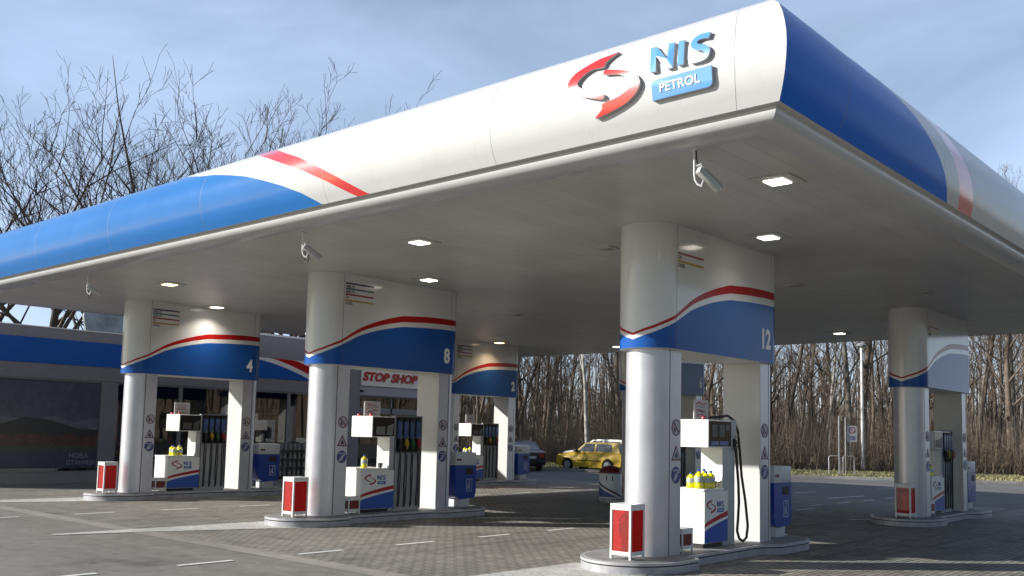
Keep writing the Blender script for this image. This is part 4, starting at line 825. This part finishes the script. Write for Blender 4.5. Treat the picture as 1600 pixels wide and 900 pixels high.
# ------------------------------------------------------------------ cars
def car(name, loc, hd, paint, words, sedan=False):
    r = thing(name, loc, words, 'car', None, hd); W = .80
    # length along +x (front), origin on the ground at the middle
    if sedan:
        low = [(-2.1, .32), (-2.14, .55), (-2.12, .88), (-1.95, .97), (-1.3, 1.0), (.85, .95), (1.7, .84), (2.05, .74), (2.14, .5), (2.1, .30), (1.75, .22), (-1.8, .24)]
        gh = [(-1.55, .97), (-1.05, 1.38), (-.1, 1.42), (.35, 1.38), (1.0, .95)]; wx = (-1.28, 1.32)
    else:
        low = [(-1.95, .30), (-1.99, .52), (-1.96, .88), (-1.80, .94), (.75, .94), (1.30, .89), (1.80, .81), (1.93, .74), (1.97, .48), (1.92, .28), (1.60, .21), (-1.7, .22)]
        gh = [(-1.90, .93), (-1.66, 1.37), (-1.3, 1.41), (-.05, 1.42), (.26, 1.38), (.80, .93)]; wx = (-1.22, 1.25)
    def arch(cx):
        return [(cx + .36 * math.cos(a), .29 + .36 * math.sin(a)) for a in [rad(-10 + 200 * k / 12) for k in range(13)]]
    # lower body with wheel arches cut in the side outline
    outline = [p for p in low if p[1] > .26]
    under = arch(wx[1]) ; under2 = arch(wx[0])
    poly = outline + [(wx[0] - .38, .23)] + under2[::-1] + [(wx[0] + .38, .22), (wx[1] - .38, .22)] + under[::-1] + [(wx[1] + .38, .24)]
    if True:
        poly = [p for p in outline]            # runs rear -> roofline -> front
        poly += [(wx[1] + .37, .25)] + [p for p in under] + [(wx[1] - .37, .22), (wx[0] + .37, .22)] + [p for p in under2] + [(wx[0] - .37, .25)]
    def fs(u, v, d):
        t = abs(d); k = 1 - .05 * max(0, (v - .6) / .4) - .03 * max(0, (.45 - v) / .3) - .08 * max(0, abs(u) - 1.5); return (u, d * W * k, v)
    b_ = MB(); b_.prism(poly, fs, -1, 1); 
    def fg(u, v, d): k = .95 - .20 * (v - .93) / .48; return (u, d * W * k, v)
    b_.prism(gh[::-1], fg, -.985, .985)
    bo = b_.build('body', paint, r, 32)
    gls = mat('car_glass', (.09, .10, .12), .06, coat=.8); 
    # side windows, windscreen, rear window
    ins = lambda a, c, t: (a[0] + (c[0] - a[0]) * t, a[1] + (c[1] - a[1]) * t)
    def win(pts, s_): m = MB(); m.face([fg(u, v, s_ * 1.0) for u, v in pts]); o = m.build('side_window', gls, r); return o
    for s_ in (-1, 1):
        if sedan: win([(-1.2, 1.0), (-.15, 1.0), (-.15, 1.35), (-.98, 1.33)], s_); win([(-.07, 1.0), (.82, .99), (.28, 1.33), (-.07, 1.35)], s_)
        else: win([(-1.42, .99), (-.46, .97), (-.46, 1.34), (-1.36, 1.33)], s_); win([(-.34, .97), (.64, .96), (.20, 1.33), (-.34, 1.35)], s_)
    def scr(p0, p1, nm_):
        q0, q1 = ins(p0, p1, .10), ins(p0, p1, .88); nx, nz_ = (p1[1] - p0[1]), -(p1[0] - p0[0]); ln_ = math.hypot(nx, nz_); sgn_ = 1 if nz_ > 0 else -1; ox, oz = nx / ln_ * .006 * sgn_, nz_ / ln_ * .006 * sgn_
        m = MB(); m.face([(q0[0] + ox, fg(*q0, -.88)[1], q0[1] + oz), (q0[0] + ox, fg(*q0, .88)[1], q0[1] + oz), (q1[0] + ox, fg(*q1, .86)[1], q1[1] + oz), (q1[0] + ox, fg(*q1, -.86)[1], q1[1] + oz)]); m.build(nm_, gls, r)
    scr(gh[-1], gh[-2], 'windscreen'); scr(gh[0], gh[1], 'rear_window')
    tr = mat('car_trim', (.02, .02, .02), .5)
    m = MB(); xe = low[8 if not sedan else 8][0]; m.box(xe - .10, xe + .05, -W * .93, W * .93, .36, .52, 0, .02); m.build('bumper', tr, r, 40); m = MB(); xb = low[1][0]; m.box(xb - .05, xb + .10, -W * .95, W * .95, .40, .56, 0, .02); m.build('bumper', tr, r, 40)
    for s_ in (-1, 1):
        m = MB(); m.box(wx[0] + .4, wx[1] - .4, s_ * W * .985 - .012, s_ * W * .985 + .012, .50, .545, 0); m.build('side_strip', tr, r)
        m = MB(); m.box(low[2][0] - .02, low[2][0] + .12, s_ * W * .70 - .1, s_ * W * .70 + .12, .66, .84); m.build('tail_light', mat('tail_red', (.4, .02, .015), .2), r)
        m = MB(); m.box(xe - .16, xe - .02, s_ * W * .68 - .1, s_ * W * .68 + .1, .56, .70); m.build('headlight', mat('headlight_lens', (.6, .6, .58), .15), r)
        m = MB(); m.box(.60, .76, s_ * W * 1.0 - (.02 if s_ > 0 else .14), s_ * W * 1.0 + (.14 if s_ > 0 else .02), .94, 1.06, 0, .02); m.build('mirror', tr, r, 40)
        for x in wx:
            wr = MB(); wr.lathe([(.20, -.09), (.285, -.085), (.30, -.05), (.30, .05), (.285, .085), (.20, .09)], (x, s_ * (W - .10), .30), 'y', 22); wr = wr.build('wheel', BLACK, r, 40)
            rm = MB(); rm.lathe([(.19, -.02), (.19, .06), (.14, .075), (.12, .05), (.05, .06), (.045, .08)] if s_ > 0 else [(.045, -.08), (.05, -.06), (.12, -.05), (.14, -.075), (.19, -.06), (.19, .02)], (x, s_ * (W - .05), .30), 'y', 18); rm.build('rim', mat('rim_pale', (.42, .42, .42), .4, var=.2), wr, 40)
    m = MB(); m.box(xb - .053, xb - .045, -.26, .26, .60, .72); m.build('number_plate', mat('plate_white', (.6, .6, .6), .4), r)
    if not sedan: m = MB(); m.tube([(.2, .45, 1.36), (-.1, .45, 1.75)], .008, 5); m.build('aerial', tr, r)
    return r
hdg = math.atan2(-.06, -1.0)
car('hatchback_car', (-27.75, 37.75, 0), hdg, mat('yellow_paint', (.70, .46, .035), .45, var=.10, vscale=3, coat=.15, dirt=.15), 'faded yellow three door hatchback with black side strip parked by the kerb').scale = (.94, .96, 1)
wc = car('estate_car', (-29.25, 40.4, 0), hdg, mat('white_paint', (.70, .70, .72), .3, coat=.4), 'white car parked behind the yellow hatchback, its roof showing'); wc.scale = (1.04, 1, 1.09)
car('saloon_car', (-30.75, 35.3, 0), math.atan2(.6, -1.0), mat('dark_paint', (.018, .018, .024), .25, coat=.5), 'dark saloon car with pale number plate behind the bin of the portal numbered two', True)

# ------------------------------------------------------------------ trees
BARK = [mat('bark_' + a, c, .9, var=.35, vscale=2.5) for a, c in (('brown', (.14, .11, .085)), ('grey', (.165, .145, .12)), ('dark', (.08, .063, .05)))]
BIRCH = mat('bark_birch', (.36, .35, .32), .8, var=.5, vscale=4)
TWIG = mat('twig_brown', (.165, .125, .095), .9, var=.3, vscale=1.5); TWIGD = mat('twig_dark', (.055, .043, .038), .9, var=.3)
RMIN = .010; WOB = .19
def bare_tree(seed, H, r0, spread, first, nlimb, levels, dense, lean=0., fork=False):
    rr = random.Random(seed); T, C = MB(), MB()
    def branch(p, d, ln_, r, lv, mb):
        n = 5 if lv < 2 else 3; pts = [p.copy()]; rad_ = [r]; q = p.copy(); dd = d.copy()
        for i in range(n):
            dd = (dd + Vector((rr.gauss(0, WOB), rr.gauss(0, WOB), rr.gauss(.03, .08) + (.06 if lv else .02)))).normalized(); q = q + dd * (ln_ / n); pts.append(q.copy()); rad_.append(max(RMIN, r * (1 - .93 * (i + 1) / n)))
        mb.tube(pts, 0, 6 if lv == 0 else (4 if lv == 1 else 3), 0 if lv < 2 else 1, False, rad_)
        return pts, rad_
    def grow(p, d, ln_, r, lv):
        pts, rd_ = branch(p, d, ln_, r, lv, C)
        if lv >= levels: return
        k = int(dense[lv] * rr.uniform(.8, 1.2)); 
        for j in range(k):
            t = rr.uniform(.22, 1.0); i = min(int(t * (len(pts) - 1)), len(pts) - 2); f = t * (len(pts) - 1) - i
            q = pts[i].lerp(pts[i + 1], f); ax = (pts[i + 1] - pts[i]).normalized(); a = rr.uniform(0, 6.283); o = ax.orthogonal().normalized(); o = (o * math.cos(a) + ax.cross(o) * math.sin(a))
            nd = (ax * rr.uniform(.7, 1.1) + o * rr.uniform(.5, .95) + Vector((0, 0, .16))).normalized(); grow(q, nd, ln_ * rr.uniform(.34, .62) * (1.1 - .45 * t), max(.007, r * .42 * (1.1 - .5 * t)), lv + 1)
    # trunk
    n = 9; pts = [Vector((0, 0, -.2))]; d = Vector((lean, rr.uniform(-.05, .05), 1)).normalized(); rad_ = [r0 * 1.25]
    th = H * (.45 if fork else .82)
    for i in range(n):
        d = (d + Vector((rr.gauss(0, .05), rr.gauss(0, .05), .05))).normalized(); pts.append(pts[-1] + d * (th / n)); rad_.append(r0 * (1 - (.45 if fork else .86) * (i + 1) / n))
    T.tube(pts, 0, 9, 0, False, rad_)
    for j in range(nlimb):
        t = first + (1 - first) * (j + rr.random()) / nlimb if not fork else rr.uniform(.55, 1.0); t = min(t, .99); i = min(int(t * n), n - 1); q = pts[i].lerp(pts[i + 1], t * n - i); a = j * 2.4 + rr.uniform(-.5, .5)
        up = rr.uniform(.7, 1.5) / spread; nd = Vector((math.cos(a), math.sin(a), up)).normalized(); ln_ = (H - q.z) * rr.uniform(.7, 1.0) if fork else H * rr.uniform(.16, .30) * (1.15 - .6 * t) * spread
        grow(q, nd, ln_, rad_[i] * (.62 if fork else .40), 1)
    return T.v and T, C
def tree_mesh(name, args, bark, twig):
    T, C = bare_tree(*args); return T.mesh(name + '_trunk', bark, 'all'), C.mesh(name + '_crown', [bark, twig], 'all')
def plant(name, me, loc, rz, s, words, group, tilt=0):
    r = thing(name, loc, words, 'tree', group, rz); r.scale = (s, s, s)
    if tilt: r.rotation_euler = (R_.gauss(0, tilt), R_.gauss(0, tilt), rz)
    put('trunk', me[0], r); put('crown', me[1], r); return r
# big open crowns over the canopy, beyond the shop (seed, H, r0, spread, first, limbs, levels, dense)
big = [tree_mesh('big%d' % k, (50 + k, 22, .34, 1.1, .3, 8 + k, 4, [0, 6, 5, 4, 0], R_.uniform(-.08, .08), True), BARK[2], TWIGD) for k in range(3)]
def at_x(px, X, Y=None):   # a spot on the ground seen at a column of the photograph, at a given world X
    v = CAMF + CAMR * ((px - 800) / 1487.0); t = X / v.x; return (X, v.y * t)
BT = [(146, 128, -46, 0, 1.0, 'thick stemmed bare tree over the canopy edge at the far left'), (245, 92, -44, 1, 2.2, 'tall bare tree with several upright limbs above the blue swoosh'), (325, 103, -47, 2, .6, 'tall spreading bare tree rising behind the top of the blue swoosh'), (388, 132, -49, 0, 3.9, 'wide fan shaped bare tree just left of the red stripe'), (448, 182, -56, 1, 5.2, 'low bare treetop right beside the red stripe'), (505, 148, -62, 2, 2.9, 'small lone bare treetop right of the red stripe'), (60, 110, -46, 2, 4.4, 'bare tree at the left edge, nearer of the two there'), (-10, 90, -50, 1, .3, 'bare tree cut by the left edge behind the others')]
for px, py, X, k, rz, wd_ in BT:
    v = CAMF + CAMR * ((px - 800) / 1487.0) + CAMU * ((540.2 - py) / 1487.0); zt = 1.8 + X / v.x * v.z
    plant('bare_tree', big[k], (*at_x(px, X), 0), rz, zt / max(q.co.z for q in big[k][1].vertices), wd_, 'bare trees above the canopy')
# roadside wood
RMIN = .007; WOB = .14
wood = [tree_mesh('wood%d' % k, (100 + k, rr_, .13 + .035 * (k % 4), .8 + .12 * (k % 4), .22, 18 + 2 * (k % 3), 3, [0, 8, 5, 0], R_.uniform(-.12, .12)), BARK[k % 3], TWIG) for k, rr_ in enumerate((19, 21, 17, 20, 16, 18, 22))]
bir = tree_mesh('birch', (140, 18, .14, .7, .35, 14, 3, [0, 5, 4, 0], .02), BIRCH, TWIG)
for d, l, wd_ in ((57, 4.7, 'white barked birch standing behind the yellow hatchback'), (66, 22.0, 'pale birch trunk left of the thin posts'), (64, -4.4, 'white barked birch seen through the portal numbered two')): plant('birch_tree', bir, (*DL(d, l), 0), R_.uniform(0, 6), 1, wd_, 'birches in the roadside wood')
for d, l, k, s, wd_ in ((60.5, 21.9, 1, 1.15, 'leaning thick bare tree left of the lamp post'), (63, 23.2, 3, 1.2, 'dark upright bare tree close behind the thin posts'), (61.5, 25.9, 0, 1.25, 'stout forked bare tree right behind the lamp post'), (60, 0.6, 5, 1.1, 'twin stemmed bare tree behind the dark saloon car')): plant('bare_tree', wood[k], (*DL(d, l), 0), R_.uniform(0, 6), s, wd_, 'large bare trees at the wood edge')
pl = []
tries = 0
while len(pl) < 110 and tries < 9000:
    tries += 1; d = 58 + 44 * R_.random() ** 1.3; l = R_.uniform(-.13, .60) * d * 1.0; x, y = DL(d, l)
    if any((x - a) ** 2 + (y - b_) ** 2 < 2.0 for a, b_ in pl): continue
    if x < -30 and y < 30: continue
    pl.append((x, y))
for k, (x, y) in enumerate(pl): plant('bare_tree', wood[R_.randrange(7)], (x, y, 0), R_.uniform(0, 6.28), R_.uniform(.72, 1.15), 'slim bare tree standing among many in the roadside wood', 'bare trees of the roadside wood', .055)
# undergrowth, and the mass of the far wood
ug = MB(); ru = random.Random(3)
def sticks(mb, x, y, n, h0, h1, w_, sp, mi=0):
    for _ in range(n):
        a = ru.uniform(0, 6.28); h = ru.uniform(h0, h1); ln_ = ru.uniform(0, sp); p = Vector((x + ru.gauss(0, .3), y + ru.gauss(0, .3), 0)); q = p + Vector((math.cos(a) * ln_, math.sin(a) * ln_, h)); m_ = p.lerp(q, .5) + Vector((ru.gauss(0, .1), ru.gauss(0, .1), .1)); mb.tube([p, m_, q], 0, 3, ru.randrange(2), False, [w_, w_ * .7, w_ * .3])
        for _k in range(3):
            b0_ = p.lerp(q, ru.uniform(.3, .95)); e = b0_ + Vector((ru.gauss(0, .4), ru.gauss(0, .4), ru.uniform(.1, .6))) * min(1, h / 2); mb.tube([b0_, e], 0, 3, ru.randrange(2), False, [w_ * .5, w_ * .2])
for _ in range(2100):
    d = 57.5 + 34 * ru.random() ** 1.8; l = ru.uniform(-.15, .62) * d; x, y = DL(d, l); sticks(ug, x, y, ru.randrange(5, 11), .4, 1.2 + 5.0 * ru.random() ** 2, .015, 1.0)
UGB = mat('brush_tan', (.23, .185, .13), .9, var=.4, vscale=.8)
o = ug.build('undergrowth', [TWIG, UGB]); tag(o, 'tangled brown winter undergrowth along the edge of the wood', 'undergrowth', kind='stuff')
fw = MB()
for _ in range(750):
    d = ru.uniform(100, 150); l = ru.uniform(-.16, .64) * d; x, y = DL(d, l); sticks(fw, x, y, 2, 7, 14, .11, 2.0); sticks(fw, x, y, 9, 1, 7.5, .05, 2.0)
for _ in range(1500):
    a = rad(ru.uniform(0, 70)); d = ru.uniform(80, 115); x, y = d * math.cos(a), d * math.sin(a); sticks(fw, x, y, 7, 7, 13.5 if a < rad(66) else 8, .22, 2.0)
o = fw.build('distant_wood', [TWIG, BARK[0]]); tag(o, 'distant brown bare wood closing the view behind the nearer trees', 'wood', kind='stuff')
gr = MB()
for _ in range(9000):
    a = ru.uniform(-6, 44); b_ = .35 + 9 * ru.random() ** 1.4; x, y = rp_(a, b_); h = ru.uniform(.04, .14); t = ru.uniform(0, 6.28); gr.face([(x - .03 * math.cos(t), y - .03 * math.sin(t), .088), (x + .03 * math.cos(t), y + .03 * math.sin(t), .088), (x + ru.gauss(0, .05), y + ru.gauss(0, .05), .09 + h)], ru.randrange(2))
o = gr.build('grass_tufts', [mat('grass_green', (.17, .17, .06), .9), mat('grass_straw', (.33, .29, .15), .9)]); tag(o, 'short straw coloured winter grass on the roadside verge', 'grass', kind='stuff')
